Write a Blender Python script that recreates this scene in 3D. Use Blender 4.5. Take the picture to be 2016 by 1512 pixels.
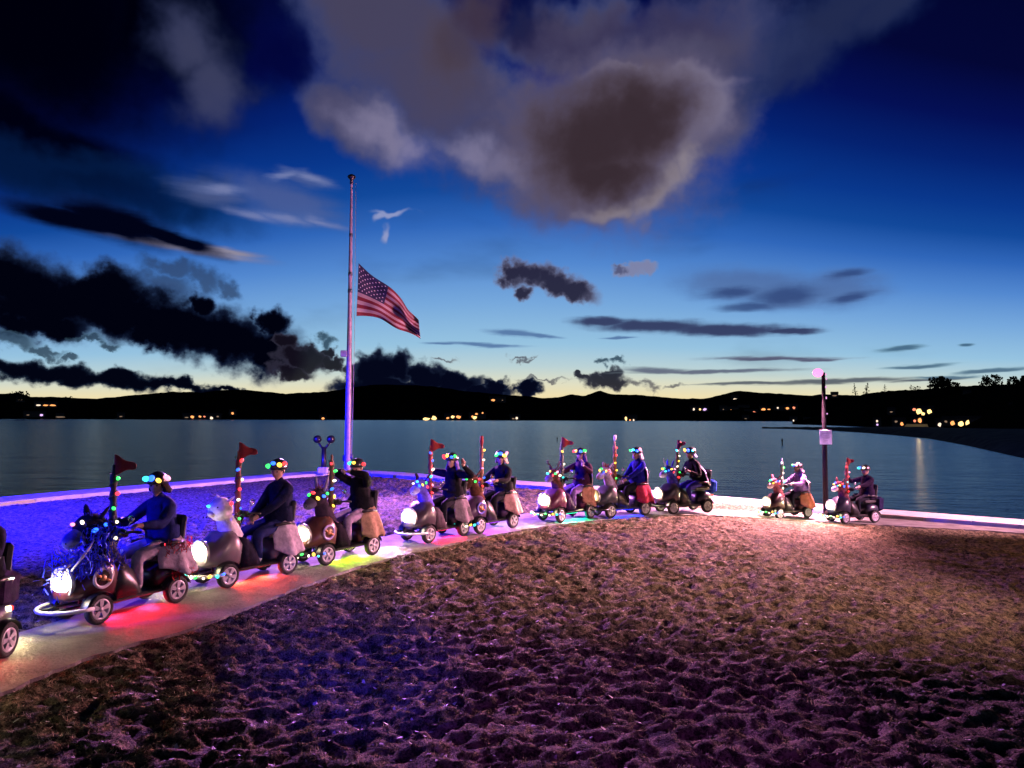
import bpy, bmesh, math, random
import numpy as np
from mathutils import Vector, Matrix, Euler

scene = bpy.context.scene
for o in list(bpy.data.objects):
    bpy.data.objects.remove(o)
R = math.radians
random.seed(7)
rng = np.random.default_rng(11)

# ------------------------------------------------------------------ camera
F = 1400.0                      # focal length in pixels of the 2016 px wide photograph
CAM = Vector((0.0, 0.0, 2.4))
PITCH, ROLL = math.atan(68 / F), R(0.16)
cam_d = bpy.data.cameras.new("camera")
cam = bpy.data.objects.new("camera", cam_d)
scene.collection.objects.link(cam)
cam_d.sensor_width = 36.0
cam_d.lens = 36.0 * F / 2016.0
cam_d.clip_start = 0.1
cam_d.clip_end = 20000
cam_m = Matrix.Rotation(math.pi / 2 + PITCH, 4, 'X') @ Matrix.Rotation(ROLL, 4, 'Z')
cam.matrix_world = Matrix.Translation(CAM) @ cam_m
scene.camera = cam
CM3 = cam_m.to_3x3()


def lin(c):
    return tuple(((v / 255) / 12.92 if v / 255 <= 0.04045 else ((v / 255 + 0.055) / 1.055) ** 2.4) for v in c[:3])


def pdir(px, py):
    """direction in the world that a point of the photograph looks along"""
    return (CM3 @ Vector(((px - 1008) / F, (756 - py) / F, -1))).normalized()


# ------------------------------------------------------------------ sky
world = bpy.data.worlds.new("World")
scene.world = world
world.use_nodes = True
nt = world.node_tree
nt.nodes.clear()
N, L = nt.nodes, nt.links


def node(t, **kw):
    n = N.new(t)
    for k, v in kw.items():
        setattr(n, k, v)
    return n


def math_n(op, a, b=None, c=None, clamp=False):
    n = node('ShaderNodeMath', operation=op, use_clamp=clamp)
    for i, v in enumerate((a, b, c)):
        if v is None:
            continue
        if isinstance(v, (int, float)):
            n.inputs[i].default_value = v
        else:
            L.new(v, n.inputs[i])
    return n.outputs[0]


tc = node('ShaderNodeTexCoord')
nrm = node('ShaderNodeVectorMath', operation='NORMALIZE')
L.new(tc.outputs['Generated'], nrm.inputs[0])
sep = node('ShaderNodeSeparateXYZ')
L.new(nrm.outputs[0], sep.inputs[0])
az = math_n('ARCTAN2', sep.outputs[0], sep.outputs[1])
el = math_n('ARCSINE', sep.outputs[2])
# azimuth / elevation, in degrees
comb = node('ShaderNodeCombineXYZ')
L.new(math_n('MULTIPLY', az, 57.2958), comb.inputs[0])
L.new(math_n('MULTIPLY', el, 57.2958), comb.inputs[1])
uv0 = comb.outputs[0]


def noise_vec(scale, detail, rough, stretch=(1, 1, 1), seed=0.0):
    mp = node('ShaderNodeMapping')
    mp.inputs['Scale'].default_value = stretch
    mp.inputs['Location'].default_value = (seed, seed * .7, seed * 1.3)
    L.new(uv0, mp.inputs[0])
    t = node('ShaderNodeTexNoise')
    t.inputs['Scale'].default_value = scale
    t.inputs['Detail'].default_value = detail
    t.inputs['Roughness'].default_value = rough
    L.new(mp.outputs[0], t.inputs['Vector'])
    s = node('ShaderNodeVectorMath', operation='SUBTRACT')
    L.new(t.outputs['Color'], s.inputs[0])
    s.inputs[1].default_value = (.5, .5, .5)
    return s.outputs[0], t.outputs['Fac']


def warped(nv, amp):
    m = node('ShaderNodeVectorMath', operation='MULTIPLY_ADD')
    L.new(nv, m.inputs[0])
    m.inputs[1].default_value = (amp[0], amp[1], 0)
    L.new(uv0, m.inputs[2])
    return m.outputs[0]


nb, fb = noise_vec(.16, 4, .55, seed=3)            # broad
nf, ff = noise_vec(.75, 5, .54, seed=9)            # puffs
ns, fs = noise_vec(.5, 4, .6, (.35, 2.2, 1), seed=5)   # streaky
WARP = {'soft': warped(nb, (7, 6)), 'puff': warped(nf, (2.6, 2.4)), 'streak': warped(ns, (2.2, .7)),
        'broad': warped(nb, (9, 8))}

# clear twilight sky: colour by elevation, darker away from the afterglow
az2 = math_n('MINIMUM', math_n('MULTIPLY', az, az), 1.0)
eleff = math_n('MULTIPLY', math_n('MULTIPLY', el, 57.2958), math_n('MULTIPLY_ADD', az2, 1.35, 1.0))
ramp = node('ShaderNodeValToRGB')
L.new(math_n('DIVIDE', eleff, 60.0, clamp=True), ramp.inputs[0])
stops = [(0.0, (240, 212, 150)), (1.7, (242, 224, 172)), (2.9, (222, 222, 196)), (4.2, (186, 210, 214)), (6, (150, 195, 224)),
         (9.3, (118, 168, 220)), (12.5, (82, 136, 208)), (15.5, (46, 102, 186)), (18.2, (14, 72, 155)), (21, (4, 54, 140)),
         (25, (0, 32, 112)), (29, (0, 12, 84)), (34, (0, 3, 52)), (60, (0, 2, 24))]
cr = ramp.color_ramp
while len(cr.elements) < len(stops):
    cr.elements.new(0.5)
for e, (d, c) in zip(cr.elements, stops):
    e.position = d / 60
    e.color = (*lin(c), 1)
base_sky = ramp.outputs[0]
# the physical twilight sky, very low
sky = node('ShaderNodeTexSky', sky_type='NISHITA')
sky.sun_disc = False
sky.sun_elevation = R(-1.5)
sky.sun_rotation = R(4)
add = node('ShaderNodeMixRGB', blend_type='ADD')
sk = node('ShaderNodeMixRGB', blend_type='MULTIPLY')
sk.inputs[0].default_value = 1
L.new(sky.outputs[0], sk.inputs[1])
sk.inputs[2].default_value = (.004, .004, .005, 1)
add.inputs[0].default_value = 1
L.new(base_sky, add.inputs[1])
L.new(sk.outputs[0], add.inputs[2])
cur = add.outputs[0]


def blob(px, py, rx, ry, rot, kind, prev):
    """1 - normalised distance from an ellipse placed in azimuth/elevation"""
    ch = node('ShaderNodeVectorMath', operation='MULTIPLY_ADD')     # chained so that few values are alive at once
    L.new(prev, ch.inputs[0])
    ch.inputs[1].default_value = (1e-7, 1e-7, 1e-7)
    L.new(WARP[kind], ch.inputs[2])
    d = pdir(px, py)
    a, e = math.degrees(math.atan2(d.x, d.y)), math.degrees(math.asin(d.z))
    d2 = pdir(px + rx * .5, py)
    d3 = pdir(px - rx * .5, py)
    sx = math.degrees(math.atan2(d2.x, d2.y) - math.atan2(d3.x, d3.y))
    d2, d3 = pdir(px, py + ry * .5), pdir(px, py - ry * .5)
    sy = math.degrees(math.asin(d3.z) - math.asin(d2.z))
    mp = node('ShaderNodeMapping', vector_type='TEXTURE')
    mp.inputs['Location'].default_value = (a, e, 0)
    mp.inputs['Rotation'].default_value = (0, 0, R(-rot))
    mp.inputs['Scale'].default_value = (sx, sy, 1)
    L.new(ch.outputs[0], mp.inputs[0])
    ln = node('ShaderNodeVectorMath', operation='LENGTH')
    L.new(mp.outputs[0], ln.inputs[0])
    return math_n('SUBTRACT', 1.0, ln.outputs['Value'])


def cloud(blobs, kind, edge, core, lo=-.25, hi=.25, core_at=.55, op=1.0, mottle=.35):
    """a bank of blobs; thin rim in the edge colour, dense middle in the core colour"""
    global cur
    acc = None
    for b in blobs:
        f = blob(b[0], b[1], b[2], b[3], b[4] if len(b) > 4 else 0, kind, cur if acc is None else acc)
        acc = f if acc is None else math_n('SMOOTH_MAX', acc, f, .18)
    if mottle:
        acc = math_n('MULTIPLY_ADD', math_n('SUBTRACT', ff, .5), mottle, acc)
    den = node('ShaderNodeMapRange', interpolation_type='SMOOTHSTEP')
    L.new(acc, den.inputs[0])
    den.inputs[1].default_value, den.inputs[2].default_value = lo, hi
    den.inputs[4].default_value = op
    cm = node('ShaderNodeMapRange', interpolation_type='SMOOTHSTEP')
    L.new(acc, cm.inputs[0])
    cm.inputs[1].default_value, cm.inputs[2].default_value = lo, core_at
    col = node('ShaderNodeMixRGB')
    L.new(cm.outputs[0], col.inputs[0])
    col.inputs[1].default_value = (*lin(edge), 1)
    col.inputs[2].default_value = (*lin(core), 1)
    mx = node('ShaderNodeMixRGB')
    L.new(den.outputs[0], mx.inputs[0])
    L.new(cur, mx.inputs[1])
    L.new(col.outputs[0], mx.inputs[2])
    cur = mx.outputs[0]


# scattered dusk cloud over the rest of the sky dome (the part behind the viewer too)
gen = node('ShaderNodeTexNoise')
gen.inputs['Scale'].default_value = 2.2
gen.inputs['Detail'].default_value = 5
gm = node('ShaderNodeMapping')
gm.inputs['Scale'].default_value = (1, 1, 3.2)
L.new(nrm.outputs[0], gm.inputs[0])
L.new(gm.outputs[0], gen.inputs['Vector'])
gd = node('ShaderNodeMapRange', interpolation_type='SMOOTHSTEP')
L.new(gen.outputs['Fac'], gd.inputs[0])
gd.inputs[1].default_value, gd.inputs[2].default_value, gd.inputs[4].default_value = .56, .74, .45
gx = node('ShaderNodeMixRGB')
L.new(gd.outputs[0], gx.inputs[0])
L.new(cur, gx.inputs[1])
gx.inputs[2].default_value = (*lin((22, 26, 48)), 1)
cur = gx.outputs[0]
PLAIN = cur

# upper left: dark veil
cloud([(60, 60, 420, 260), (60, 280, 330, 110, 10), (330, 60, 220, 150)], 'soft', (2, 8, 40), (0, 0, 8), -.5, .6, .7, .97, .2)
cloud([(430, 165, 70, 85, 20), (380, 90, 80, 70)], 'soft', (30, 42, 84), (66, 70, 104), -.5, .6, .9, .75, .2)
cloud([(230, 375, 260, 55, 6)], 'soft', (8, 40, 92), (2, 22, 60), -.5, .5, .8, .8, .3)
# great cloud: pale outer mass
cloud([(760, 40, 230, 110, 20), (850, 170, 240, 110, 15), (1100, 300, 270, 130, 8), (1330, 120, 240, 110, -12),
       (1400, 230, 100, 90, -30), (1160, 390, 110, 60), (690, 230, 110, 70, 25), (960, 290, 110, 70, 25), (1130, 60, 160, 60)],
      'soft', (52, 68, 122), (74, 70, 96), -.3, .3, .7, .9, .3)
cloud([(1640, 30, 200, 70, -22), (1560, 110, 140, 60, -35), (1760, 0, 140, 60, -20)], 'soft', (16, 34, 84), (40, 50, 88), -.5, .5, .8, .7, .3)
cloud([(1030, 20, 70, 60, 0), (560, 110, 50, 70, -30)], 'soft', (4, 8, 66), (2, 4, 54), -.4, .5, .8, .75, .1)
cloud([(1130, 90, 90, 40, 0), (1250, 60, 160, 40, -5)], 'soft', (60, 52, 86), (48, 42, 76), -.6, .6, .8, .7, .2)
cloud([(760, 262, 95, 38, 18), (800, 285, 50, 26, 12), (930, 320, 70, 30, 30), (1000, 345, 60, 26, 10)], 'soft', (84, 88, 132), (134, 128, 160), -.9, .9, 1, .75, .7)
cloud([(1340, 150, 90, 22, 6), (1390, 200, 46, 60, -25), (1250, 140, 80, 14, 5)], 'soft', (104, 96, 128), (138, 130, 152), -.7, .5, .7, .75, .3)
cloud([(900, 100, 70, 90, 20), (930, 40, 60, 60)], 'soft', (84, 72, 84), (72, 58, 66), -.6, .6, .8, .7, .2)
# the brown-grey heart of it with a lit rim below right
cloud([(1195, 285, 195, 160, 0), (1240, 260, 160, 140, -14)], 'soft', (92, 94, 136), (108, 98, 118), -.6, .6, .8, .8, .5)
cloud([(1300, 385, 60, 22, -38), (1358, 310, 22, 60, 8), (1225, 418, 60, 16, -12), (1330, 345, 30, 40, 30)], 'soft', (112, 110, 142), (158, 148, 156), -.8, .8, 1, .75, .5)
cloud([(1170, 275, 158, 130, 0), (1250, 240, 120, 100, -20), (1200, 340, 110, 75, 0)], 'soft', (98, 84, 100), (54, 41, 48), -.65, .6, .8, .97, .35)
# pale wisps
cloud([(420, 380, 80, 26, 4), (560, 395, 130, 38, 12), (600, 352, 50, 16, 8)], 'streak', (52, 84, 144), (86, 100, 148), -.5, .6, .8, .6, .4)
cloud([(500, 424, 50, 8, 8), (560, 430, 60, 9, 6), (635, 438, 44, 8, 12), (440, 372, 44, 8, -4), (610, 350, 40, 8, 14), (560, 344, 30, 7, -20)], 'streak', (80, 104, 164), (124, 134, 180), -.9, .9, 1, .7, .8)
cloud([(790, 424, 44, 9, -8), (764, 436, 22, 10, -40), (786, 462, 9, 18, 20)], 'soft', (96, 124, 184), (150, 158, 200), -.4, .5, .7, .85, .2)
# lens cloud with a lit underside
cloud([(360, 487, 150, 9, 5), (440, 496, 70, 7, 3)], 'streak', (92, 110, 160), (150, 140, 150), -.6, .5, .7, .85, .2)
cloud([(160, 436, 150, 22, 6), (230, 440, 120, 32, 12), (330, 468, 110, 16, 14)], 'streak', (16, 34, 84), (1, 3, 22), -.5, .4, .5, 1, .3)
# thin clouds over the bank
cloud([(340, 528, 60, 20, 6), (400, 545, 50, 22, 20), (450, 570, 24, 16, 40), (330, 560, 60, 26, 10)], 'puff', (40, 74, 124), (44, 62, 96), -.5, .6, .8, .8, .7)
# dark cumulus bank running down to the right
cloud([(-20, 545, 150, 72, 10), (70, 588, 180, 74, 8), (215, 572, 76, 54, 0), (230, 612, 190, 62, 8), (350, 640, 150, 60, 16),
       (450, 668, 130, 56, 14), (530, 692, 74, 56, 6), (535, 636, 34, 28, 0), (90, 640, 110, 30, 0), (395, 600, 30, 30), (310, 665, 90, 30, 14)],
      'puff', (44, 62, 104), (1, 2, 14), -.3, .3, .5, 1, .6)
cloud([(600, 705, 52, 26, 16), (575, 735, 44, 16, 10), (655, 715, 26, 14, 30), (640, 690, 16, 10), (700, 735, 22, 22), (560, 670, 24, 16)],
      'puff', (60, 58, 78), (18, 14, 26), -.35, .15, .4, .98, .6)
cloud([(20, 668, 66, 16, 12), (90, 690, 40, 9, 10), (175, 668, 36, 7, 15), (215, 682, 26, 8, 0), (130, 706, 20, 6)], 'puff', (70, 100, 120), (28, 46, 66), -.3, .5, .7, .85, .9)
# low long bank on the left
cloud([(-30, 722, 130, 22, 6), (90, 735, 140, 22, 5), (220, 745, 150, 19, 4), (340, 756, 120, 13, 5), (430, 765, 60, 7, 4)],
      'puff', (44, 60, 86), (2, 4, 18), -.35, .25, .5, 1, .45)
# middle cumulus on the ridge
cloud([(745, 728, 46, 40, 0), (785, 722, 30, 34), (730, 745, 36, 30), (840, 742, 44, 30, 8), (895, 755, 60, 26, 6), (770, 765, 110, 22), (975, 762, 30, 16),
       (950, 774, 70, 12), (1040, 765, 26, 15), (820, 770, 60, 18)], 'puff', (44, 56, 86), (4, 7, 26), -.25, .2, .45, 1, .6)
cloud([(1190, 750, 48, 13, 2), (1203, 738, 22, 14), (1148, 742, 18, 5, 10)], 'puff', (62, 64, 84), (16, 18, 40), -.3, .25, .45, .97, .7)
cloud([(1252, 756, 22, 6, 20), (1283, 758, 18, 7, 20), (1330, 762, 20, 4, -10), (1070, 748, 50, 3), (1030, 705, 26, 3), (880, 706, 24, 3)],
      'puff', (130, 130, 130), (70, 68, 84), -.4, .6, .8, .8, .9)
# small grey cumulus
cloud([(1010, 540, 30, 24), (1045, 540, 44, 24, 5), (1095, 555, 46, 22, 12), (1130, 572, 46, 20, 14), (1032, 575, 16, 16)],
      'puff', (124, 124, 156), (38, 32, 54), -.4, .3, .6, .97, .9)
cloud([(1240, 532, 36, 13, -2), (1265, 526, 26, 12)], 'puff', (128, 140, 176), (132, 130, 158), -.3, .3, .6, .8, .5)
cloud([(1222, 530, 15, 7)], 'puff', (110, 112, 140), (70, 74, 110), -.5, .5, .7, .8, .3)
cloud([(1480, 562, 140, 34, 6), (1560, 590, 90, 20, 0), (1640, 570, 90, 34)], 'streak', (84, 124, 184), (78, 102, 152), -.6, .5, .7, .7, .5)
cloud([(1545, 582, 66, 18, -4), (1470, 604, 56, 8, 0), (1665, 540, 34, 9, -5), (1670, 586, 38, 9, -8), (1440, 575, 50, 10)], 'streak', (70, 98, 150), (44, 64, 116), -.7, .6, .8, .8, .5)
cloud([(1180, 634, 60, 9, 3), (1290, 643, 120, 13, 2), (1430, 649, 140, 12, 2), (1550, 652, 60, 6, 2)], 'streak', (84, 108, 150), (46, 50, 90), -.5, .4, .6, .95, .6)
cloud([(1010, 655, 56, 6, 4), (1060, 660, 40, 4, 6), (950, 678, 80, 4, 2), (870, 676, 40, 3), (1220, 665, 30, 2)], 'streak', (110, 148, 190), (76, 108, 158), -.5, .5, .7, .85, .4)
cloud([(1520, 706, 130, 4, 1), (1600, 708, 60, 3)], 'streak', (130, 150, 170), (78, 74, 104), -.5, .4, .7, .9, .3)
cloud([(1290, 728, 60, 6, 2), (1400, 731, 160, 4, 0)], 'streak', (130, 146, 156), (86, 92, 118), -.5, .4, .7, .9, .3)
cloud([(1640, 752, 150, 5, -1), (1480, 756, 120, 3), (1820, 750, 80, 3, -2)], 'streak', (140, 148, 146), (72, 80, 96), -.5, .4, .7, .9, .3)
cloud([(1775, 686, 50, 5, -2), (1810, 722, 66, 4, -1), (1950, 732, 70, 4, -3), (1915, 680, 16, 3), (1860, 744, 60, 3)], 'streak', (100, 140, 160), (50, 86, 116), -.5, .4, .7, .85, .3)
cloud([(1190, 711, 14, 6), (1222, 712, 16, 5), (640, 670, 14, 12)], 'puff', (90, 120, 140), (36, 62, 82), -.4, .5, .7, .9, .5)

# below the horizon: dark
hz = node('ShaderNodeMapRange')
L.new(el, hz.inputs[0])
hz.inputs[1].default_value, hz.inputs[2].default_value = -.02, 0.0
low = node('ShaderNodeMixRGB')
L.new(hz.outputs[0], low.inputs[0])
low.inputs[1].default_value = (.004, .006, .012, 1)
L.new(cur, low.inputs[2])
bg = node('ShaderNodeBackground')
L.new(low.outputs[0], bg.inputs[0])
# the modelled cloud banks lie within 60 degrees of the afterglow; the plain sky goes on around them
bg2 = node('ShaderNodeBackground')
lo2 = node('ShaderNodeMixRGB')
L.new(hz.outputs[0], lo2.inputs[0])
lo2.inputs[1].default_value = (.004, .006, .012, 1)
L.new(PLAIN, lo2.inputs[2])
L.new(lo2.outputs[0], bg2.inputs[0])
m1 = math_n('LESS_THAN', math_n('ABSOLUTE', az), R(58))
m2_ = math_n('LESS_THAN', el, R(50))
m3_ = math_n('GREATER_THAN', el, R(-1.2))
ms = node('ShaderNodeMixShader')
L.new(math_n('MULTIPLY', math_n('MULTIPLY', m1, m2_), m3_), ms.inputs[0])
L.new(bg2.outputs[0], ms.inputs[1])
L.new(bg.outputs[0], ms.inputs[2])
wo = node('ShaderNodeOutputWorld')
L.new(ms.outputs[0], wo.inputs[0])
world.cycles.sampling_method = 'MANUAL'
world.cycles.sample_map_resolution = 512

# ------------------------------------------------------------------ render settings
scene.render.engine = 'CYCLES'
scene.view_settings.view_transform = 'Standard'
scene.view_settings.look = 'None'
scene.view_settings.exposure = 0
scene.view_settings.gamma = 1
scene.view_settings.use_curve_mapping = False
scene.cycles.use_denoising = True
scene.cycles.max_bounces = 5
scene.cycles.diffuse_bounces = 2
scene.cycles.glossy_bounces = 3
scene.cycles.transmission_bounces = 3
scene.cycles.sample_clamp_indirect = 4
scene.cycles.caustics_reflective = False
scene.cycles.caustics_refractive = False


# ------------------------------------------------------------------ scene lamps without fixtures, added fills among them
def lamp(name, kind, loc, power, col, target=None, size=.15, spot=60, blend=.6):
    d = bpy.data.lights.new(name, kind)
    d.energy = power
    d.color = col
    if kind != 'AREA':
        d.shadow_soft_size = size
    if kind == 'SPOT':
        d.spot_size = R(spot)
        d.spot_blend = blend
    o = bpy.data.objects.new(name, d)
    scene.collection.objects.link(o)
    o.location = loc
    if target is not None:
        o.rotation_euler = (Vector(target) - Vector(loc)).to_track_quat('-Z', 'Y').to_euler()
    return o


# blue floodlight off to the left, added fills and a blue-violet flood on the viewer's side, a sodium lamp to the right
lamp('blue_floodlight', 'SPOT', (-18, 10.0, 4.2), 420000, (.0005, .001, 1), (-13.2, 14.5, 0), .25, 76, 1)
lamp('blue_floodlight', 'SPOT', (-11, 4, 3.5), 11000, (.004, .006, 1), (-5.8, 9.0, .4), .2, 26, 1)
lamp('fill_floodlight', 'SPOT', (16, 2.5, 7), 21000, (1, .52, .5), (.4, 13.8, 0), .15, 36, 1)  # added pinkish fill brightening the middle of the lawn
lamp('fill_floodlight', 'SPOT', (4.5, -1, 4.2), 800, (.5, .08, 1), (-.6, 9.0, 0), .15, 40, 1)  # small added violet fill on the foreground lawn
lamp('blue_violet_floodlight', 'SPOT', (3, -4, 5), 9000, (.01, .02, 1), (-1.9, 7.9, 0), .2, 12, 1)
lamp('flagpole_violet_lamp', 'SPOT', (-6.3, 26.3, 5.2), 42000, (.62, .2, .95), (1.0, 12.5, 0), .12, 66, 1)
lamp('sodium_lamp', 'SPOT', (24, 15, 5), 6000, (1, .42, .2), (9.5, 14.0, -.3), .2, 40, 1)
lamp('pink_wall_fill', 'SPOT', (20, 14, 6), 42000, (1, .42, .6), (11.6, 19.3, 0), .3, 30, 1)  # added fill for the right wall, which the pink lamp's cone misses

# ------------------------------------------------------------------ helpers
COL = scene.collection


def gz1(x):
    t = min(max((x - 3.5) / 5.5, 0), 1)
    return -.35 * t * t * (3 - 2 * t)


def px2g(px, py, z=0.0):
    d = pdir(px, py)
    p = CAM.copy()
    s = (z - CAM.z) / d.z
    for _ in range(12):
        p = CAM + d * s
        s = (gz1(p.x) + z - CAM.z) / d.z
    return CAM + d * s


def px_at(px, py, dist):
    """point seen at a pixel, at a distance along +Y"""
    d = pdir(px, py)
    return CAM + d * (dist / d.y)


class MB:
    """collects simple shapes into one mesh"""
    def __init__(s):
        s.v, s.f, s.m, s.sm = [], [], [], []
        s.mi = 0
        s.smooth = True

    def add(s, vs, fs):
        b = len(s.v)
        s.v += [tuple(p) for p in vs]
        for f in fs:
            s.f.append(tuple(i + b for i in f))
            s.m.append(s.mi)
            s.sm.append(s.smooth)
        return s

    def box(s, c, d, rot=None, bev=0.0):
        hx, hy, hz_ = d[0] / 2, d[1] / 2, d[2] / 2
        r = Euler(rot).to_matrix() if rot else Matrix.Identity(3)
        c = Vector(c)
        b = min(bev, hx * .9, hy * .9, hz_ * .9)
        sm, s.smooth = s.smooth, False
        if b <= 0:
            vs = [c + r @ Vector((x * hx, y * hy, z * hz_)) for x in (-1, 1) for y in (-1, 1) for z in (-1, 1)]
            s.add(vs, [(0, 1, 3, 2), (4, 6, 7, 5), (0, 4, 5, 1), (2, 3, 7, 6), (0, 2, 6, 4), (1, 5, 7, 3)])
        else:
            prof = [(-hx + b, -hy), (hx - b, -hy), (hx, -hy + b), (hx, hy - b), (hx - b, hy), (-hx + b, hy), (-hx, hy - b), (-hx, -hy + b)]
            rings = []
            for z, k in ((-hz_, b), (-hz_ + b, 0), (hz_ - b, 0), (hz_, b)):
                rings.append([c + r @ Vector((x - math.copysign(min(k, abs(x)), x), y - math.copysign(min(k, abs(y)), y), z)) for x, y in prof])
            vs = [p for rg in rings for p in rg]
            fs = []
            for i in range(3):
                for j in range(8):
                    a, bb = i * 8 + j, i * 8 + (j + 1) % 8
                    fs.append((a, bb, bb + 8, a + 8))
            fs += [tuple(range(7, -1, -1)), tuple(range(24, 32))]
            s.add(vs, fs)
        s.smooth = sm
        return s

    def tube(s, pts, rad, seg=8, caps=True, flat=1.0):
        pts = [Vector(p) for p in pts]
        n = len(pts)
        if not hasattr(rad, '__len__'):
            rad = [rad] * n
        vs, fs = [], []
        up = None
        for i, p in enumerate(pts):
            t = (pts[min(i + 1, n - 1)] - pts[max(i - 1, 0)]).normalized()
            if up is None:
                up = Vector((0, 0, 1)) if abs(t.z) < .9 else Vector((1, 0, 0))
            a = t.cross(up).normalized()
            b = a.cross(t).normalized()
            up = b
            for j in range(seg):
                w = 2 * math.pi * j / seg
                vs.append(p + a * (math.cos(w) * rad[i]) + b * (math.sin(w) * rad[i] * flat))
        for i in range(n - 1):
            for j in range(seg):
                q, w = i * seg + j, i * seg + (j + 1) % seg
                fs.append((q, w, w + seg, q + seg))
        if caps:
            fs.append(tuple(range(seg - 1, -1, -1)))
            fs.append(tuple(range((n - 1) * seg, n * seg)))
        return s.add(vs, fs)

    def ell(s, c, r, seg=12, rings=8, rot=None, fn=None):
        if not hasattr(r, '__len__'):
            r = (r, r, r)
        rm = Euler(rot).to_matrix() if rot else Matrix.Identity(3)
        c = Vector(c)
        vs = []
        for i in range(rings + 1):
            th = math.pi * i / rings
            for j in range(seg):
                ph = 2 * math.pi * j / seg
                d = Vector((math.sin(th) * math.cos(ph), math.sin(th) * math.sin(ph), math.cos(th)))
                k = fn(d) if fn else 1
                vs.append(c + rm @ Vector((d.x * r[0] * k, d.y * r[1] * k, d.z * r[2] * k)))
        fs = []
        for i in range(rings):
            for j in range(seg):
                a, b = i * seg + j, i * seg + (j + 1) % seg
                fs.append((a, a + seg, b + seg, b))
        return s.add(vs, fs)

    def lathe(s, prof, c, axis='Y', seg=20):
        """profile of (radius, offset along the axis), closed round"""
        c = Vector(c)
        vs, fs = [], []
        n = len(prof)
        for j in range(seg):
            w = 2 * math.pi * j / seg
            for r, o in prof:
                if axis == 'Y':
                    vs.append(c + Vector((math.cos(w) * r, o, math.sin(w) * r)))
                elif axis == 'X':
                    vs.append(c + Vector((o, math.cos(w) * r, math.sin(w) * r)))
                else:
                    vs.append(c + Vector((math.cos(w) * r, math.sin(w) * r, o)))
        for j in range(seg):
            for i in range(n - 1):
                a, b = j * n + i, ((j + 1) % seg) * n + i
                fs.append((a, b, b + 1, a + 1))
        return s.add(vs, fs)

    def loft(s, rings, closed=True, caps=True):
        n = len(rings[0])
        vs = [p for r in rings for p in r]
        fs = []
        for i in range(len(rings) - 1):
            for j in range(n if closed else n - 1):
                a, b = i * n + j, i * n + (j + 1) % n
                fs.append((a, b, b + n, a + n))
        if caps:
            fs.append(tuple(range(n - 1, -1, -1)))
            fs.append(tuple(range((len(rings) - 1) * n, len(rings) * n)))
        return s.add(vs, fs)

    def mesh(s, name, mats):
        me = bpy.data.meshes.new(name)
        me.from_pydata(s.v, [], s.f)
        for m in (mats if isinstance(mats, (list, tuple)) else [mats]):
            me.materials.append(m)
        me.polygons.foreach_set('material_index', s.m)
        me.polygons.foreach_set('use_smooth', s.sm)
        me.update()
        bm = bmesh.new()
        bm.from_mesh(me)
        bmesh.ops.recalc_face_normals(bm, faces=bm.faces)
        bm.to_mesh(me)
        bm.free()
        return me


def put(name, me, parent=None, loc=None, **props):
    o = bpy.data.objects.new(name, me)
    COL.objects.link(o)
    if parent is not None:
        o.parent = parent
    if loc is not None:
        o.location = loc
    for k, v in props.items():
        o[k] = v
    return o


def part(name, mb, mats, parent, **props):
    return put(name, mb.mesh(name, mats), parent, **props)


def thing(name, label, cat, loc, rz=0, group=None, scale=1.0):
    o = bpy.data.objects.new(name, None)
    COL.objects.link(o)
    o.empty_display_size = .2
    o.location = loc
    o.rotation_euler = (0, 0, rz)
    o.scale = (scale,) * 3
    o['label'] = label
    o['category'] = cat
    if group:
        o['group'] = group
    return o


# ------------------------------------------------------------------ materials
_mats = {}


def mat(name, col, rough=.6, metal=0.0, var=.25, scale=8.0, bump=0.0, emit=None, estr=0.0, coat=0.0, bscale=None, trans=0.0, spec=None):
    if name in _mats:
        return _mats[name]
    m = bpy.data.materials.new(name)
    m.use_nodes = True
    t = m.node_tree
    p = t.nodes['Principled BSDF']
    p.inputs['Roughness'].default_value = rough
    p.inputs['Metallic'].default_value = metal
    if spec is not None:
        p.inputs['Specular IOR Level'].default_value = spec
    if coat:
        p.inputs['Coat Weight'].default_value = coat
    c2 = t.nodes.new('ShaderNodeTexCoord')
    n = t.nodes.new('ShaderNodeTexNoise')
    n.inputs['Scale'].default_value = scale
    n.inputs['Detail'].default_value = 4
    t.links.new(c2.outputs['Object'], n.inputs['Vector'])
    r = t.nodes.new('ShaderNodeValToRGB')
    r.color_ramp.elements[0].position = .3
    r.color_ramp.elements[1].position = .7
    r.color_ramp.elements[0].color = (*[c * (1 - var) for c in col], 1)
    r.color_ramp.elements[1].color = (*[min(1, c * (1 + var)) for c in col], 1)
    t.links.new(n.outputs['Fac'], r.inputs[0])
    t.links.new(r.outputs[0], p.inputs['Base Color'])
    if bump:
        b = t.nodes.new('ShaderNodeBump')
        b.inputs['Strength'].default_value = bump
        b.inputs['Distance'].default_value = .02
        n2 = t.nodes.new('ShaderNodeTexNoise')
        n2.inputs['Scale'].default_value = bscale or scale * 4
        n2.inputs['Detail'].default_value = 5
        t.links.new(c2.outputs['Object'], n2.inputs['Vector'])
        t.links.new(n2.outputs['Fac'], b.inputs['Height'])
        t.links.new(b.outputs[0], p.inputs['Normal'])
    if emit:
        p.inputs['Emission Color'].default_value = (*emit, 1)
        p.inputs['Emission Strength'].default_value = estr
    _mats[name] = m
    return m


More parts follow.
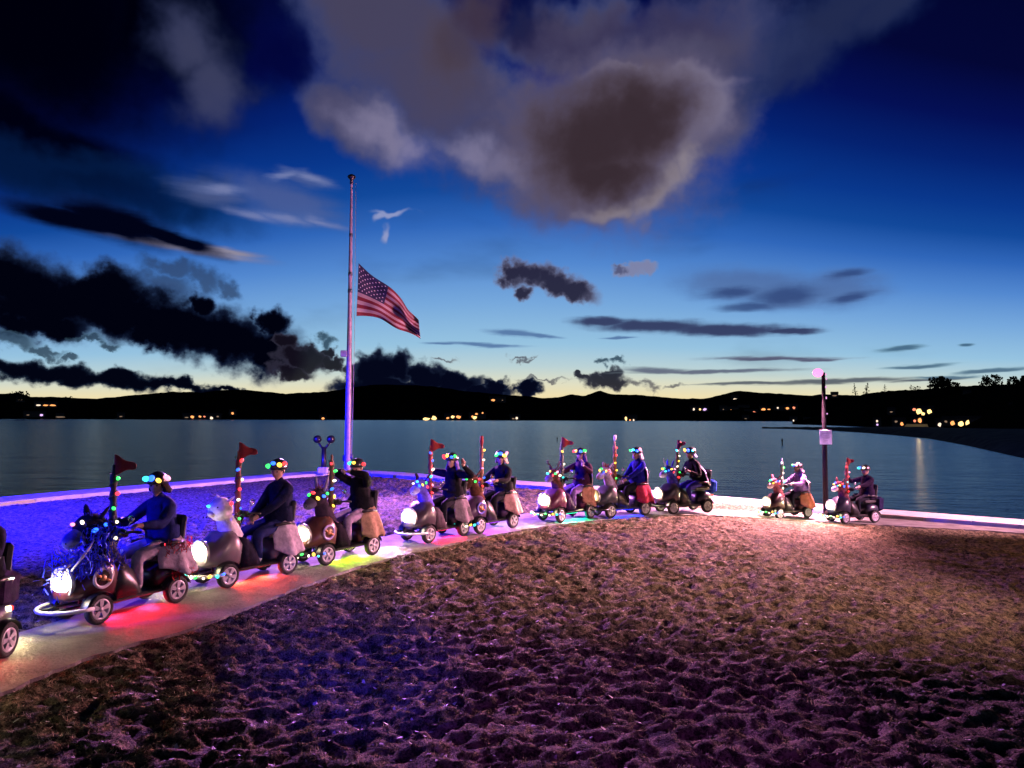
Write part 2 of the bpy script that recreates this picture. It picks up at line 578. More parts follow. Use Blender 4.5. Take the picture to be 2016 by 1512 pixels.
M_BLACK = mat('black_plastic', (.012, .012, .014), .35, bump=.1)
M_RUBBER = mat('tyre_rubber', (.015, .015, .016), .8, bump=.4, scale=30)
M_RIM = mat('silver_wheel_paint', (.45, .42, .48), .35, .3)
M_CHROME = mat('chrome', (.7, .7, .72), .18, 1.0, .05)
M_WHITE = mat('white_paint', (.7, .7, .7), .4)
M_SEAT = mat('seat_vinyl', (.02, .018, .022), .5, bump=.3)
M_SKIN = mat('skin', (.45, .26, .2), .5, 0, .1, bump=.1)
M_EYE = mat('eye_dark', (.01, .008, .008), .15)
M_LIP = mat('lips', (.35, .1, .09), .5)
M_SHOE_W = mat('white_shoe', (.6, .58, .6), .6, bump=.2)
M_SHOE_B = mat('black_shoe', (.02, .02, .02), .6, bump=.2)
M_HELMET = mat('helmet_shell', (.015, .015, .018), .3, coat=.4)
M_SOLE = mat('shoe_sole', (.3, .3, .3), .8)
BULB = {
    'green': mat('green_bulb', (.05, .5, .1), .3, emit=(.04, 1, .12), estr=2.6),
    'blue': mat('blue_bulb', (.05, .1, .6), .3, emit=(.02, .12, 1), estr=3.5),
    'yellow': mat('yellow_bulb', (.6, .45, .05), .3, emit=(1, .58, .06), estr=3),
    'red': mat('red_bulb', (.6, .05, .05), .3, emit=(1, .04, .05), estr=2.6),
    'cyan': mat('cyan_bulb', (.05, .5, .5), .3, emit=(.05, .85, .8), estr=2.2),
    'white': mat('warm_white_bulb', (.6, .6, .5), .3, emit=(1, .86, .62), estr=2.4),
    'pink': mat('pink_bulb', (.6, .3, .4), .3, emit=(1, .3, .42), estr=2.2),
}
M_LENS = mat('headlight_lens_halo', (.9, .9, .8), .2, emit=(1, .93, .62), estr=22, var=.02)
# headlight halo painted as glow over an oversized lens, fading to the rim (object space, centre at .735, 0, .46)
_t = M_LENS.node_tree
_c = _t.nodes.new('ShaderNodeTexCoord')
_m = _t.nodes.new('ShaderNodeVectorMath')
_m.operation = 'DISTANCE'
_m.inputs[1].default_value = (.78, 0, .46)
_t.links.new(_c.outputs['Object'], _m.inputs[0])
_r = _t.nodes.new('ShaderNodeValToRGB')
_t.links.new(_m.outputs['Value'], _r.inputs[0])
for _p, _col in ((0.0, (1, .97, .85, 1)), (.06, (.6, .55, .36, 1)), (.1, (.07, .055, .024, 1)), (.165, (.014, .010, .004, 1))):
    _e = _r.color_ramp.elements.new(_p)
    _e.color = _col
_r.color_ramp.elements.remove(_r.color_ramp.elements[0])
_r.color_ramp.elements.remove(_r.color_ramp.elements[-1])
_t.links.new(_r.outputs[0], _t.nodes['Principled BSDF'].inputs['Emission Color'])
M_TAIL = mat('tail_light_lens', (.5, .02, .02), .3, emit=(1, .06, .02), estr=1.8)


def fabric(name, col, rough=.85, var=.3):
    return mat(name, col, rough, 0, var, 14, 1.0, bscale=13, spec=.06)


# ------------------------------------------------------------------ ground
def vnoise(x, y, seed=0):
    """smooth value noise"""
    xi, yi = np.floor(x).astype(np.int64), np.floor(y).astype(np.int64)
    xf, yf = x - xi, y - yi
    u, v = xf * xf * (3 - 2 * xf), yf * yf * (3 - 2 * yf)

    def h(a, b):
        n = (a * 374761393 + b * 668265263 + seed * 974634777) & 0x7fffffff
        n = ((n ^ (n >> 13)) * 1274126177) & 0x7fffffff
        return ((n ^ (n >> 16)) & 0xffff) / 65535.0
    return (h(xi, yi) * (1 - u) + h(xi + 1, yi) * u) * (1 - v) + (h(xi, yi + 1) * (1 - u) + h(xi + 1, yi + 1) * u) * v


def gz_np(x):
    t = np.clip((x - 3.5) / 5.5, 0, 1)
    return -.35 * t * t * (3 - 2 * t)


path_up = [(-260, 1345), (50, 1242), (200, 1200), (400, 1132), (600, 1086), (780, 1052), (920, 1026), (1060, 1007), (1290, 1001), (1440, 1004.5), (1600, 1011), (1760, 1022), (1900, 1034), (2016, 1043), (2300, 1066)]
path_lo = [(-330, 1540), (0, 1366), (190, 1286), (400, 1236), (560, 1167), (740, 1105), (900, 1068), (1060, 1037), (1250, 1018), (1440, 1017), (1600, 1025), (1760, 1036), (1900, 1043), (2016, 1050), (2300, 1076)]
PU = [px2g(*p) for p in path_up]
PL = [px2g(*p) for p in path_lo]
wall_out = [(-260, 1016), (0, 985), (300, 958), (500, 941), (610, 932), (685, 929), (760, 932), (1000, 950), (1290, 973), (1500, 988), (1750, 1010), (2016, 1030), (2300, 1052)]
WO = [px2g(*p) for p in wall_out]


def resample(pts, n):
    d = [0]
    for a, b in zip(pts, pts[1:]):
        d.append(d[-1] + (b - a).length)
    out = []
    for k in range(n):
        t = d[-1] * k / (n - 1)
        i = max(j for j in range(len(d)) if d[j] <= t + 1e-9)
        i = min(i, len(pts) - 2)
        u = (t - d[i]) / (d[i + 1] - d[i])
        out.append(pts[i].lerp(pts[i + 1], u))
    return out


def smooth(pts, k=2):
    for _ in range(k):
        q = [pts[0]]
        for a, b, c in zip(pts, pts[1:], pts[2:]):
            q.append(a * .25 + b * .5 + c * .25)
        q.append(pts[-1])
        pts = q
    return pts


NP = 80
# pair the two edges vertex by vertex
PUr = smooth([p for a, b in zip(PU, PU[1:]) for p in (a, a.lerp(b, .25), a.lerp(b, .5), a.lerp(b, .75))] + [PU[-1]], 4)
PLr = smooth([p for a, b in zip(PL, PL[1:]) for p in (a, a.lerp(b, .25), a.lerp(b, .5), a.lerp(b, .75))] + [PL[-1]], 4)


def seg_dist(X, Y, pts):
    best = np.full(X.shape, 1e9)
    for a, b in zip(pts, pts[1:]):
        dx, dy = b.x - a.x, b.y - a.y
        t = np.clip(((X - a.x) * dx + (Y - a.y) * dy) / (dx * dx + dy * dy + 1e-9), 0, 1)
        best = np.minimum(best, np.hypot(X - a.x - t * dx, Y - a.y - t * dy))
    return best


def in_poly(X, Y, poly):
    inside = np.zeros(X.shape, bool)
    n = len(poly)
    for i in range(n):
        a, b = poly[i], poly[(i + 1) % n]
        if a[1] == b[1]:
            continue
        c = ((a[1] > Y) != (b[1] > Y)) & (X < (b[0] - a[0]) * (Y - a[1]) / (b[1] - a[1]) + a[0])
        inside ^= c
    return inside


path_poly = [(p.x, p.y) for p in PUr] + [(p.x, p.y) for p in reversed(PLr)]
# sea wall: outer edge polyline and inner edge 1.25 m landward
WOr = smooth([p for a, b in zip(WO, WO[1:]) for p in (a, a.lerp(b, .34), a.lerp(b, .67))] + [WO[-1]], 1)
WI = []
for i, p in enumerate(WOr):
    t = (WOr[min(i + 1, len(WOr) - 1)] - WOr[max(i - 1, 0)])
    t.z = 0
    t.normalize()
    nrm2 = Vector((t.y, -t.x, 0))
    WI.append(p + nrm2 * 1.25)
land_poly = [(p.x, p.y) for p in WOr] + [(40, -30), (-60, -30)]


def lawn_height(X, Y):
    Z = gz_np(X)
    WX = X + .12 * (vnoise(X * 4, Y * 4, 21) - .5)
    WY = Y + .12 * (vnoise(X * 4, Y * 4, 22) - .5)
    d = (vnoise(WX * 9, WY * 14, 1) - .5) * .10
    d += (vnoise(X * 3.0 + 4, Y * 3.4, 2) - .5) * .04
    d += (vnoise(WX * 19, WY * 26, 3) - .5) * .05
    d += (vnoise(X * 23, Y * 23, 13) - .5) * .02
    r = vnoise(WX * 7.5 + 9, WY * 11, 5)
    d -= np.clip(r - .6, 0, 1) * .17
    # calmer, wind-rippled turf toward the right
    calm = np.clip((X - 2.0) / 5, 0, 1) * .4 + np.clip((-5.5 - X) / 3, 0, 1) * .65 * (Y > 9)
    d *= (1 - calm) * (1 - .35 * np.clip((8.5 - Y) / 4, 0, 1))
    dp = seg_dist(X, Y, PLr)
    dp = np.minimum(dp, seg_dist(X, Y, PUr))
    dp[in_poly(X, Y, path_poly)] = 0
    dw = seg_dist(X, Y, WI)
    k = np.clip(np.minimum(dp, dw) / .14, 0, 1)
    return Z + (d + .012) * k - .008 - .015 * (1 - k)


def grid_mesh(name, xs, ys, zf, keep, material):
    X, Y = np.meshgrid(xs, ys)
    Z = zf(X, Y)
    nx, ny = len(xs), len(ys)
    co = np.stack([X, Y, Z], -1).reshape(-1, 3)
    idx = np.arange(nx * ny).reshape(ny, nx)
    q = np.stack([idx[:-1, :-1], idx[:-1, 1:], idx[1:, 1:], idx[1:, :-1]], -1).reshape(-1, 4)
    if keep is not None:
        kp = keep(X, Y).reshape(-1)
        q = q[kp[q].all(1)]
    used, inv = np.unique(q, return_inverse=True)
    co = co[used]
    q = inv.reshape(-1, 4)
    me = bpy.data.meshes.new(name)
    me.vertices.add(len(co))
    me.vertices.foreach_set('co', co.ravel().astype(np.float32))
    me.loops.add(q.size)
    me.loops.foreach_set('vertex_index', q.ravel().astype(np.int32))
    me.polygons.add(len(q))
    me.polygons.foreach_set('loop_start', (np.arange(len(q)) * 4).astype(np.int32))
    me.polygons.foreach_set('use_smooth', np.ones(len(q), bool))
    me.update()
    me.validate()
    me.materials.append(material)
    return me


def lawn_material():
    m = bpy.data.materials.new('winter_turf')
    m.use_nodes = True
    t = m.node_tree
    p = t.nodes['Principled BSDF']
    p.inputs['Roughness'].default_value = .9
    p.inputs['Specular IOR Level'].default_value = .15
    c = t.nodes.new('ShaderNodeTexCoord')
    out = []
    for sc, de in ((1.3, 5), (11, 5), (60, 4)):
        n = t.nodes.new('ShaderNodeTexNoise')
        n.inputs['Scale'].default_value = sc
        n.inputs['Detail'].default_value = de
        n.inputs['Roughness'].default_value = .65
        t.links.new(c.outputs['Object'], n.inputs['Vector'])
        out.append(n)
    r = t.nodes.new('ShaderNodeValToRGB')
    r.color_ramp.elements[0].position, r.color_ramp.elements[1].position = .44, .6
    r.color_ramp.elements[0].color = (.026, .024, .013, 1)
    r.color_ramp.elements[1].color = (.3, .25, .16, 1)
    mx = t.nodes.new('ShaderNodeMixRGB')
    mx.inputs[0].default_value = .4
    t.links.new(out[1].outputs['Fac'], mx.inputs[1])
    t.links.new(out[2].outputs['Fac'], mx.inputs[2])
    t.links.new(mx.outputs[0], r.inputs[0])
    m2 = t.nodes.new('ShaderNodeMixRGB')
    m2.blend_type = 'MULTIPLY'
    m2.inputs[0].default_value = .6
    r2 = t.nodes.new('ShaderNodeValToRGB')
    r2.color_ramp.elements[0].position, r2.color_ramp.elements[1].position = .35, .62
    r2.color_ramp.elements[0].color = (.45, .42, .3, 1)
    r2.color_ramp.elements[1].color = (1, .95, .85, 1)
    t.links.new(out[0].outputs['Fac'], r2.inputs[0])
    t.links.new(r.outputs[0], m2.inputs[1])
    t.links.new(r2.outputs[0], m2.inputs[2])
    t.links.new(m2.outputs[0], p.inputs['Base Color'])
    b = t.nodes.new('ShaderNodeBump')
    b.inputs['Strength'].default_value = .8
    b.inputs['Distance'].default_value = .03
    t.links.new(out[2].outputs['Fac'], b.inputs['Height'])
    t.links.new(b.outputs[0], p.inputs['Normal'])
    return m


M_TURF = lawn_material()
wi_poly = [(p.x, p.y) for p in WI] + [(40, -30), (-60, -30)]
inner_keep = lambda X, Y: in_poly(X, Y, [(p.x * .5 + q.x * .5, p.y * .5 + q.y * .5) for p, q in zip(WOr, WI)] + [(40, -30), (-60, -30)])
ysn = [2.0]
while ysn[-1] < 34:
    ysn.append(ysn[-1] + max(.028, ysn[-1] * .0036))
xsn = np.arange(-24, 20, .05)
lawn = put('lawn', grid_mesh('lawn', xsn, np.array(ysn), lawn_height, inner_keep, M_TURF), kind='structure')
put('ground', grid_mesh('ground', np.arange(-60, 41, 1.0), np.arange(-30, 36, 1.0), lambda X, Y: gz_np(X) - .14, lambda X, Y: in_poly(X, Y, land_poly), M_TURF), kind='structure')

# footpath
M_CONC = mat('path_concrete', (.16, .155, .14), .85, 0, .4, 2.6, .7, bscale=26)
mb = MB()
rings = []
PUr = resample(PUr, 260)
PLr = resample(PLr, 260)
for a, b in zip(PUr, PLr):
    b = b + Vector((random.uniform(-.03, .03), random.uniform(-.03, .03), 0))
    rings.append([Vector((a.x, a.y, gz1(a.x) - .1)), Vector((a.x, a.y, gz1(a.x) + .012)), Vector((b.x, b.y, gz1(b.x) + .012)), Vector((b.x, b.y, gz1(b.x) - .1))])
mb.smooth = False
mb.loft(rings)
part('footpath', mb, M_CONC, None, kind='structure')
# sea wall in cast bays
M_WALL = mat('seawall_concrete', (.5, .48, .47), .8, 0, .2, 2.2, .45, bscale=30)
wall_e = thing('seawall', 'pale concrete sea wall with a broad flat top edging the lawn above the water', 'sea wall', (0, 0, 0))
cap_i = []
for i in range(len(WOr) - 1):
    a0, a1, b0, b1 = WOr[i], WOr[i + 1], WI[i], WI[i + 1]
    n = max(1, int(round((a1 - a0).length / 3.0)))
    for k in range(n):
        t0, t1 = k / n, (k + 1) / n
        g = .006 / max((a1 - a0).length, .1)
        t0 += g
        t1 -= g
        qs = [a0.lerp(a1, t0), a0.lerp(a1, t1), b0.lerp(b1, t1), b0.lerp(b1, t0)]
        mb = MB()
        mb.smooth = False
        zt = [gz1(q.x) + .1 for q in qs]
        vs = [Vector((q.x, q.y, z)) for q, z in zip(qs, zt)] + [Vector((q.x, q.y, -2.4 if j < 2 else z - .3)) for j, (q, z) in enumerate(zip(qs, zt))]
        mb.add(vs, [(0, 1, 2, 3), (4, 7, 6, 5), (0, 4, 5, 1), (1, 5, 6, 2), (2, 6, 7, 3), (3, 7, 4, 0)])
        part('coping_bay', mb, M_WALL, wall_e)

# ------------------------------------------------------------------ grass blades and leaf litter: nobody could count them
def litter(name, n, xr, yr, size, mats_, flat, seed, mask=None):
    r = np.random.default_rng(seed)
    y = yr[0] + (yr[1] - yr[0]) * r.random(n) ** 1.25
    x = -1 + (r.random(n) - .5) * 2 * (1.2 + y * .82)
    ok = in_poly(x, y, wi_poly) & ~in_poly(x, y, path_poly)
    if mask is not None:
        ok &= mask(x, y, r)
    x, y = x[ok], y[ok]
    n = len(x)
    z = lawn_height(x, y)
    if flat[2] < .5:                 # blades crowd on the clumps, the hollows stay bare
        up = (z - gz_np(x)) > r.random(n) * .05 - .012
        x, y, z = x[up], y[up], z[up]
        n = len(x)
    a = r.random(n) * 2 * np.pi
    s = size[0] + (size[1] - size[0]) * r.random(n)
    tl = flat[0] + (flat[1] - flat[0]) * r.random(n)      # tilt from horizontal
    dx, dy = np.cos(a), np.sin(a)
    hx, hy, hz_ = dx * s * np.cos(tl), dy * s * np.cos(tl), s * np.sin(tl)
    w = s * flat[2]
    px, py = -dy * w, dx * w
    zb = z + .002
    P = np.empty((n, 4, 3))
    P[:, 0] = np.stack([x - px * .5, y - py * .5, zb], -1)
    P[:, 1] = np.stack([x + px * .5, y + py * .5, zb + .004], -1)
    P[:, 2] = np.stack([x + hx * .6 + px * .5, y + hy * .6 + py * .5, zb + hz_ * .75], -1)
    P[:, 3] = np.stack([x + hx, y + hy, zb + hz_], -1)
    me = bpy.data.meshes.new(name)
    me.vertices.add(n * 4)
    me.vertices.foreach_set('co', P.reshape(-1).astype(np.float32))
    me.loops.add(n * 4)
    me.loops.foreach_set('vertex_index', np.arange(n * 4, dtype=np.int32))
    me.polygons.add(n)
    me.polygons.foreach_set('loop_start', (np.arange(n) * 4).astype(np.int32))
    for m in mats_:
        me.materials.append(m)
    me.polygons.foreach_set('material_index', r.integers(0, len(mats_), n).astype(np.int32))
    me.update()
    return me


G1 = mat('dry_grass_blade', (.27, .22, .13), .8, var=.4, scale=2)
G2 = mat('green_grass_blade', (.1, .12, .05), .8, var=.4, scale=2)
G3 = mat('pale_dry_leaf', (.5, .46, .4), .6, var=.3, scale=30)
put('grass', litter('grass', 330000, None, (2.6, 20), (.018, .045), [G1, G1, G2], (.15, 1.2, .14), 3), kind='stuff',
    label='short dry winter grass growing all over the lumpy lawn', category='grass')
put('leaf_litter', litter('leaf_litter', 5200, None, (3, 17), (.02, .05), [G3], (.0, .6, .7), 4,
    lambda x, y, r: (vnoise(x * .5, y * .5, 8) > .42) & (r.random(len(x)) < np.clip(1.1 - (x - 0) / 7, .1, 1))), kind='stuff',
    label='small pale fallen leaves and clippings lying on the lawn', category='leaves')

# ------------------------------------------------------------------ water
def water_material():
    m = bpy.data.materials.new('sea_water')
    m.use_nodes = True
    t = m.node_tree
    p = t.nodes['Principled BSDF']
    p.inputs['Base Color'].default_value = (.01, .03, .04, 1)
    p.inputs['Roughness'].default_value = .2
    p.inputs['IOR'].default_value = 1.33
    c = t.nodes.new('ShaderNodeTexCoord')
    hs = []
    for sc, st, de, wgt in ((.05, (1, 2.4, 1), 3, 1.6), (.42, (1, 2.2, 1), 5, 1.0), (2.6, (1, 1.7, 1), 3, .16)):
        mp = t.nodes.new('ShaderNodeMapping')
        mp.inputs['Scale'].default_value = st
        t.links.new(c.outputs['Object'], mp.inputs[0])
        n = t.nodes.new('ShaderNodeTexNoise')
        n.inputs['Scale'].default_value = sc
        n.inputs['Detail'].default_value = de
        n.inputs['Roughness'].default_value = .6
        t.links.new(mp.outputs[0], n.inputs['Vector'])
        k = t.nodes.new('ShaderNodeMath')
        k.operation = 'MULTIPLY'
        k.inputs[1].default_value = wgt
        t.links.new(n.outputs['Fac'], k.inputs[0])
        hs.append(k.outputs[0])
    a = hs[0]
    for h in hs[1:]:
        s = t.nodes.new('ShaderNodeMath')
        s.operation = 'ADD'
        t.links.new(a, s.inputs[0])
        t.links.new(h, s.inputs[1])
        a = s.outputs[0]
    b = t.nodes.new('ShaderNodeBump')
    b.inputs['Strength'].default_value = .9
    b.inputs['Distance'].default_value = .24
    t.links.new(a, b.inputs['Height'])
    t.links.new(b.outputs[0], p.inputs['Normal'])
    return m


WZ = -1.6
mb = MB()
mb.add([(-9000, -60, WZ), (9000, -60, WZ), (9000, 9000, WZ), (-9000, 9000, WZ)], [(0, 1, 2, 3)])
part('water', mb, water_material(), None, kind='structure')


# ------------------------------------------------------------------ far hills
M_HILL = mat('wooded_hill', (.006, .008, .006), 1.0, var=.4, scale=.01, spec=0)
M_FOL = mat('dark_foliage', (.012, .018, .010), 1.0, var=.4, scale=.3, spec=0)
M_BARK = mat('dark_bark', (.012, .01, .008), 1.0, spec=0)
ridge = [(-900, 776), (-400, 770), (-120, 774), (0, 775), (35, 773), (60, 781), (130, 782), (180, 785), (220, 782), (280, 776), (340, 771), (400, 773), (430, 768), (480, 767), (500, 769), (560, 775),
         (620, 772), (650, 770), (690, 763), (740, 757), (780, 757), (850, 760), (900, 768), (960, 774), (1010, 778), (1040, 780), (1070, 784), (1100, 782), (1125, 776), (1150, 780),
         (1170, 772), (1181, 769), (1192, 773), (1205, 776), (1250, 777), (1310, 782), (1345, 785), (1390, 784), (1425, 776), (1455, 769), (1490, 773), (1550, 775), (1590, 779),
         (1620, 776), (1660, 778), (1760, 782), (1900, 784), (2100, 780), (2500, 775), (2900, 770)]
shore_y = lambda px: np.interp(px, [-900, 0, 500, 1000, 1600, 2900], [821.6, 824.4, 826, 828, 830.5, 834])


def hill_mesh():
    xs = np.linspace(-900, 2900, 760)
    ry = np.interp(xs, [r[0] for r in ridge], [r[1] for r in ridge])
    rows = []
    for k in range(9):
        t = k / 8
        pts = []
        for x, y in zip(xs, ry):
            d = pdir(x, y)
            dist = 2700.0
            base = 1450.0
            top = CAM + d * (dist / d.y)
            bx = CAM.x + d.x / d.y * base
            p = Vector((bx, base, WZ - 2)).lerp(top, t)
            prof = t ** .8
            p.z = (WZ - 2) + (top.z - (WZ - 2)) * (prof if k < 8 else 1)
            if k == 8:
                p.z += 2.6 * float(vnoise(np.array([x * .35]), np.array([0.5]), 4)[0]) + 3.2 * float(vnoise(np.array([x * .09]), np.array([3.5]), 6)[0]) - 3
            elif k > 0:
                # the face stays under the line from the viewer to the ridge
                p.z = min(p.z, CAM.z + (top.z - CAM.z) * (p.y - 0) / top.y - 4) if t > .3 else p.z
                p.z += 3 * float(vnoise(np.array([x * .1]), np.array([k * 1.7]), 5)[0]) - 3
            pts.append(p)
        rows.append(pts)
    rows.append([Vector((p.x * 1.1, p.y * 1.15, WZ - 2)) for p in rows[-1]])
    mb = MB()
    mb.loft(rows, closed=False, caps=False)
    return mb


part('hills', hill_mesh(), M_HILL, None, kind='structure')

# near headland on the right, running out into a low spit
hl = [(1500, 843.5, 843.2), (1560, 844.5, 842.5), (1640, 848, 841), (1700, 852, 838), (1760, 857, 834), (1830, 864, 832), (1900, 877, 831), (2016, 904, 832), (2120, 938, 838), (2300, 1010, 850)]
h_top = [(1500, 843), (1580, 841.5), (1625, 838), (1640, 836), (1700, 838.5), (1735, 834), (1800, 830), (1900, 826), (2016, 815), (2120, 806), (2300, 790)]
M_SHORE = mat('shore_gravel', (.05, .045, .035), .95, var=.5, scale=.4, bump=.5, spec=.1)
bx = np.linspace(1500, 2300, 90)
rows = [[], [], [], []]
for x in bx:
    yl = float(np.interp(x, [h[0] for h in hl], [h[1] for h in hl]))
    d = pdir(x, yl)
    p0 = CAM + d * ((WZ - CAM.z) / d.z)
    y0 = p0.y
    wdt = float(np.interp(x, [1500, 1640, 1760, 2016, 2300], [6, 14, 60, 90, 90]))
    hgt = float(np.interp(x, [1500, 1640, 1760, 2016, 2300], [.5, 1.2, 1.8, 2.2, 2.4]))
    r = d.x / d.y
    jit = random.uniform(-.15, .15)
    for k, (dy, dz) in enumerate(((-1, -.3), (wdt * .12, hgt * .5), (wdt * .4, hgt + jit), (wdt, hgt * .9))):
        rows[k].append(Vector((r * (y0 + dy), y0 + dy, WZ + dz)))
mb = MB()
mb.loft(rows, closed=False, caps=False)
part('shore', mb, M_SHORE, None, kind='structure')

# wooded rise behind the shore
rise = [(1560, 830), (1600, 822), (1640, 806), (1665, 790), (1700, 776), (1740, 770), (1800, 767), (1850, 763), (1900, 760), (1950, 758), (1985, 757), (2016, 752), (2100, 738), (2250, 725), (2500, 720)]
xs = np.linspace(1560, 2500, 220)
rows = [[] for _ in range(6)]
for x in xs:
    yt = float(np.interp(x, [r[0] for r in rise], [r[1] for r in rise]))
    dist = float(np.interp(x, [1560, 1700, 1850, 2016, 2500], [900, 620, 420, 300, 220]))
    d = pdir(x, yt)
    top = CAM + d * (dist / d.y)
    base = dist * .62
    for k in range(6):
        t = k / 5
        yy = base + (dist - base) * t
        zz = WZ + .5 + (top.z - WZ - .5) * t ** .75
        if k == 5:
            zz = top.z + 1.2 * (float(vnoise(np.array([x * .22]), np.array([.5]), 4)[0]) - .5)
        rows[k].append(Vector((d.x / d.y * yy, yy, zz)))
rows.append([Vector((p.x * 1.3, p.y * 1.3, WZ)) for p in rows[-1]])
mb = MB()
mb.loft(rows, closed=False, caps=False)
part('headland', mb, M_HILL, None, kind='structure')


def tree(px, top, base, dist, w, label, lean=0.0, n=420, crown_lo=.25, group='trees along the headland ridge', seed=1, shape='round'):
    rr = random.Random(seed)
    b = px_at(px, base, dist)
    t = px_at(px, top, dist)
    h = t.z - b.z
    wd = w / F * dist
    e = thing('ridge_tree', label, 'tree', (b.x, b.y, b.z - h * .1), 0, group)
    mb = MB()
    limbs = [([(0, 0, 0), (lean * h * .4, 0, h * .5), (lean * h, 0, h * .98)], [h * .035, h * .025, h * .008])]
    centres = []
    for k in range(9):
        z = h * (crown_lo + (1 - crown_lo) * (k + .5) / 9)
        a = k * 2.4 + rr.random()
        rd = wd * .5 * (math.sin(math.pi * min(1, .15 + .85 * (z / h - crown_lo) / (1 - crown_lo))) ** .6 if shape == 'round' else (1.05 - (z / h - crown_lo) / (1 - crown_lo)))
        q = (lean * z + math.cos(a) * rd * .8, math.sin(a) * rd * .8, z + h * .05)
        centres.append((Vector(q), max(rd * .5, wd * .08)))
        limbs.append(([(lean * z * .8, 0, z * .75), q], [h * .014, h * .004]))
    for pts, rad in limbs:
        mb.tube(pts, rad, 5)
    part('trunk', mb, M_BARK, e)
    mb = MB()
    mb.smooth = False
    for k in range(n):
        c, rd = rr.choice(centres)
        v = Vector((rr.gauss(0, 1), rr.gauss(0, 1), rr.gauss(0, .7)))
        v = v.normalized() * rd * rr.random() ** .45
        p = c + v + Vector((lean * h * .12 * rr.random(), 0, 0))
        s = wd * rr.uniform(.035, .07)
        a = Euler((rr.random() * 6, rr.random() * 6, rr.random() * 6)).to_matrix()
        q = [p + a @ Vector(w_) * s for w_ in ((-1, -.6, 0), (1, -.5, .2), (.7, .8, 0), (-.5, .7, -.2))]
        mb.add(q, [(0, 1, 2, 3)])
    part('crown', mb, M_FOL, e)


tree(1845, 742, 768, 410, 40, 'large wind-leaning tree on the headland ridge, tallest of the clump right of the lamp post', .25, 620, seed=2)
tree(1868, 753, 768, 412, 28, 'lower bushy tree leaning right against the tallest ridge tree', .5, 380, seed=3)
tree(1945, 738, 764, 350, 34, 'isolated dense tree standing on the ridge near the right edge', .4, 520, seed=4)
tree(1685, 753, 782, 600, 12, 'thin sparse tree on the ridge, first to the right of the lamp post', -.1, 110, seed=5, shape='cone')
tree(1704, 752, 782, 600, 14, 'thin feathery tree on the ridge, second to the right of the lamp post', .15, 130, seed=6, shape='cone')
tree(1742, 756, 772, 560, 9, 'small pointed tree alone on the ridge, left of the large clump', .0, 90, seed=7, shape='cone')
tree(1794, 757, 770, 470, 10, 'small pointed tree touching the left side of the large leaning clump', .0, 90, seed=8, shape='cone')
tree(1806, 760, 770, 470, 14, 'low rounded bush tree between the pointed tree and the large clump', .0, 120, seed=9)
tree(2012, 740, 772, 290, 50, 'broad dark tree mass cut by the right edge of the picture', .1, 500, seed=10)
tree(38, 771, 790, 1300, 32, 'low rounded tree on the far ridge at the left edge', .0, 200, group=None, seed=12)
tree(135, 781, 792, 1300, 22, 'small flat tree on the far left ridge beside the low dip', .0, 140, group=None, seed=13)

# ------------------------------------------------------------------ lit houses and lamps on the far shores
WCOL = {'o': ('orange_window_light', (1, .36, .1), 1.7), 'y': ('yellow_window_light', (1, .62, .2), 2.6), 'w': ('white_window_light', (1, .75, .55), 1.4),
        'p': ('violet_window_light', (.8, .5, 1), 1.3), 'd': ('dim_window_light', (.8, .5, .3), .35), 'r': ('red_orange_light', (1, .26, .13), 1.6)}
WM = {k: mat(v[0], (.2, .2, .2), .5, emit=v[1], estr=v[2]) for k, v in WCOL.items()}
M_HOUSE = mat('dark_house_wall', (.03, .03, .03), .9)
M_ROOF = mat('dark_house_roof', (.015, .015, .018), .9)


def house(px, py, dist, lights, label, group=None, z_add=0):
    """lights: list of (dx, dy, w, h, colour) in photograph pixels about the centre"""
    c = px_at(px, py, dist)
    k = dist / F
    xs_ = [l[0] for l in lights]
    wpx = max(xs_) - min(xs_) + 14
    W, H, D = wpx * k, max(9 * k, 2.6), max(6 * k, 3)
    e = thing('lit_house', label, 'house', (c.x, c.y, c.z), -math.atan2(c.x, c.y), group)
    mb = MB()
    mb.box((0, D / 2, 0), (W, D, H))
    part('wall', mb, M_HOUSE, e)
    mb = MB()
    mb.smooth = False
    rz = H / 2
    mb.add([(-W * .54, -D * .08, rz), (W * .54, -D * .08, rz), (W * .54, D * 1.08, rz), (-W * .54, D * 1.08, rz), (-W * .5, D / 2, rz + H * .4), (W * .5, D / 2, rz + H * .4)],
           [(0, 1, 5, 4), (2, 3, 4, 5), (0, 4, 3), (1, 2, 5), (0, 3, 2, 1)])
    part('roof', mb, M_ROOF, e)
    mx_ = (max(xs_) + min(xs_)) / 2
    for dx, dy, w, h, col in lights:
        mb = MB()
        x, z = (dx - mx_) * k, -dy * k
        w2, h2 = w * k / 2, h * k / 2
        y = -.12 * k * 2
        # lit pane sized to the distant light's glare, with a ragged outline
        mb.smooth = False
        pts = []
        for a in range(8):
            t = a * math.pi / 4 + math.pi / 8
            jj = random.uniform(.62, 1.0)
            pts.append((x + math.cos(t) * w2 * jj, z + math.sin(t) * h2 * jj))
        vs = [Vector((p[0], y, p[1])) for p in pts] + [Vector((p[0], .01, p[1])) for p in pts]
        mb.add(vs, [tuple(range(8))] + [(i, (i + 1) % 8, (i + 1) % 8 + 8, i + 8) for i in range(8)])
        part('window', mb, WM[col], e)
    return e


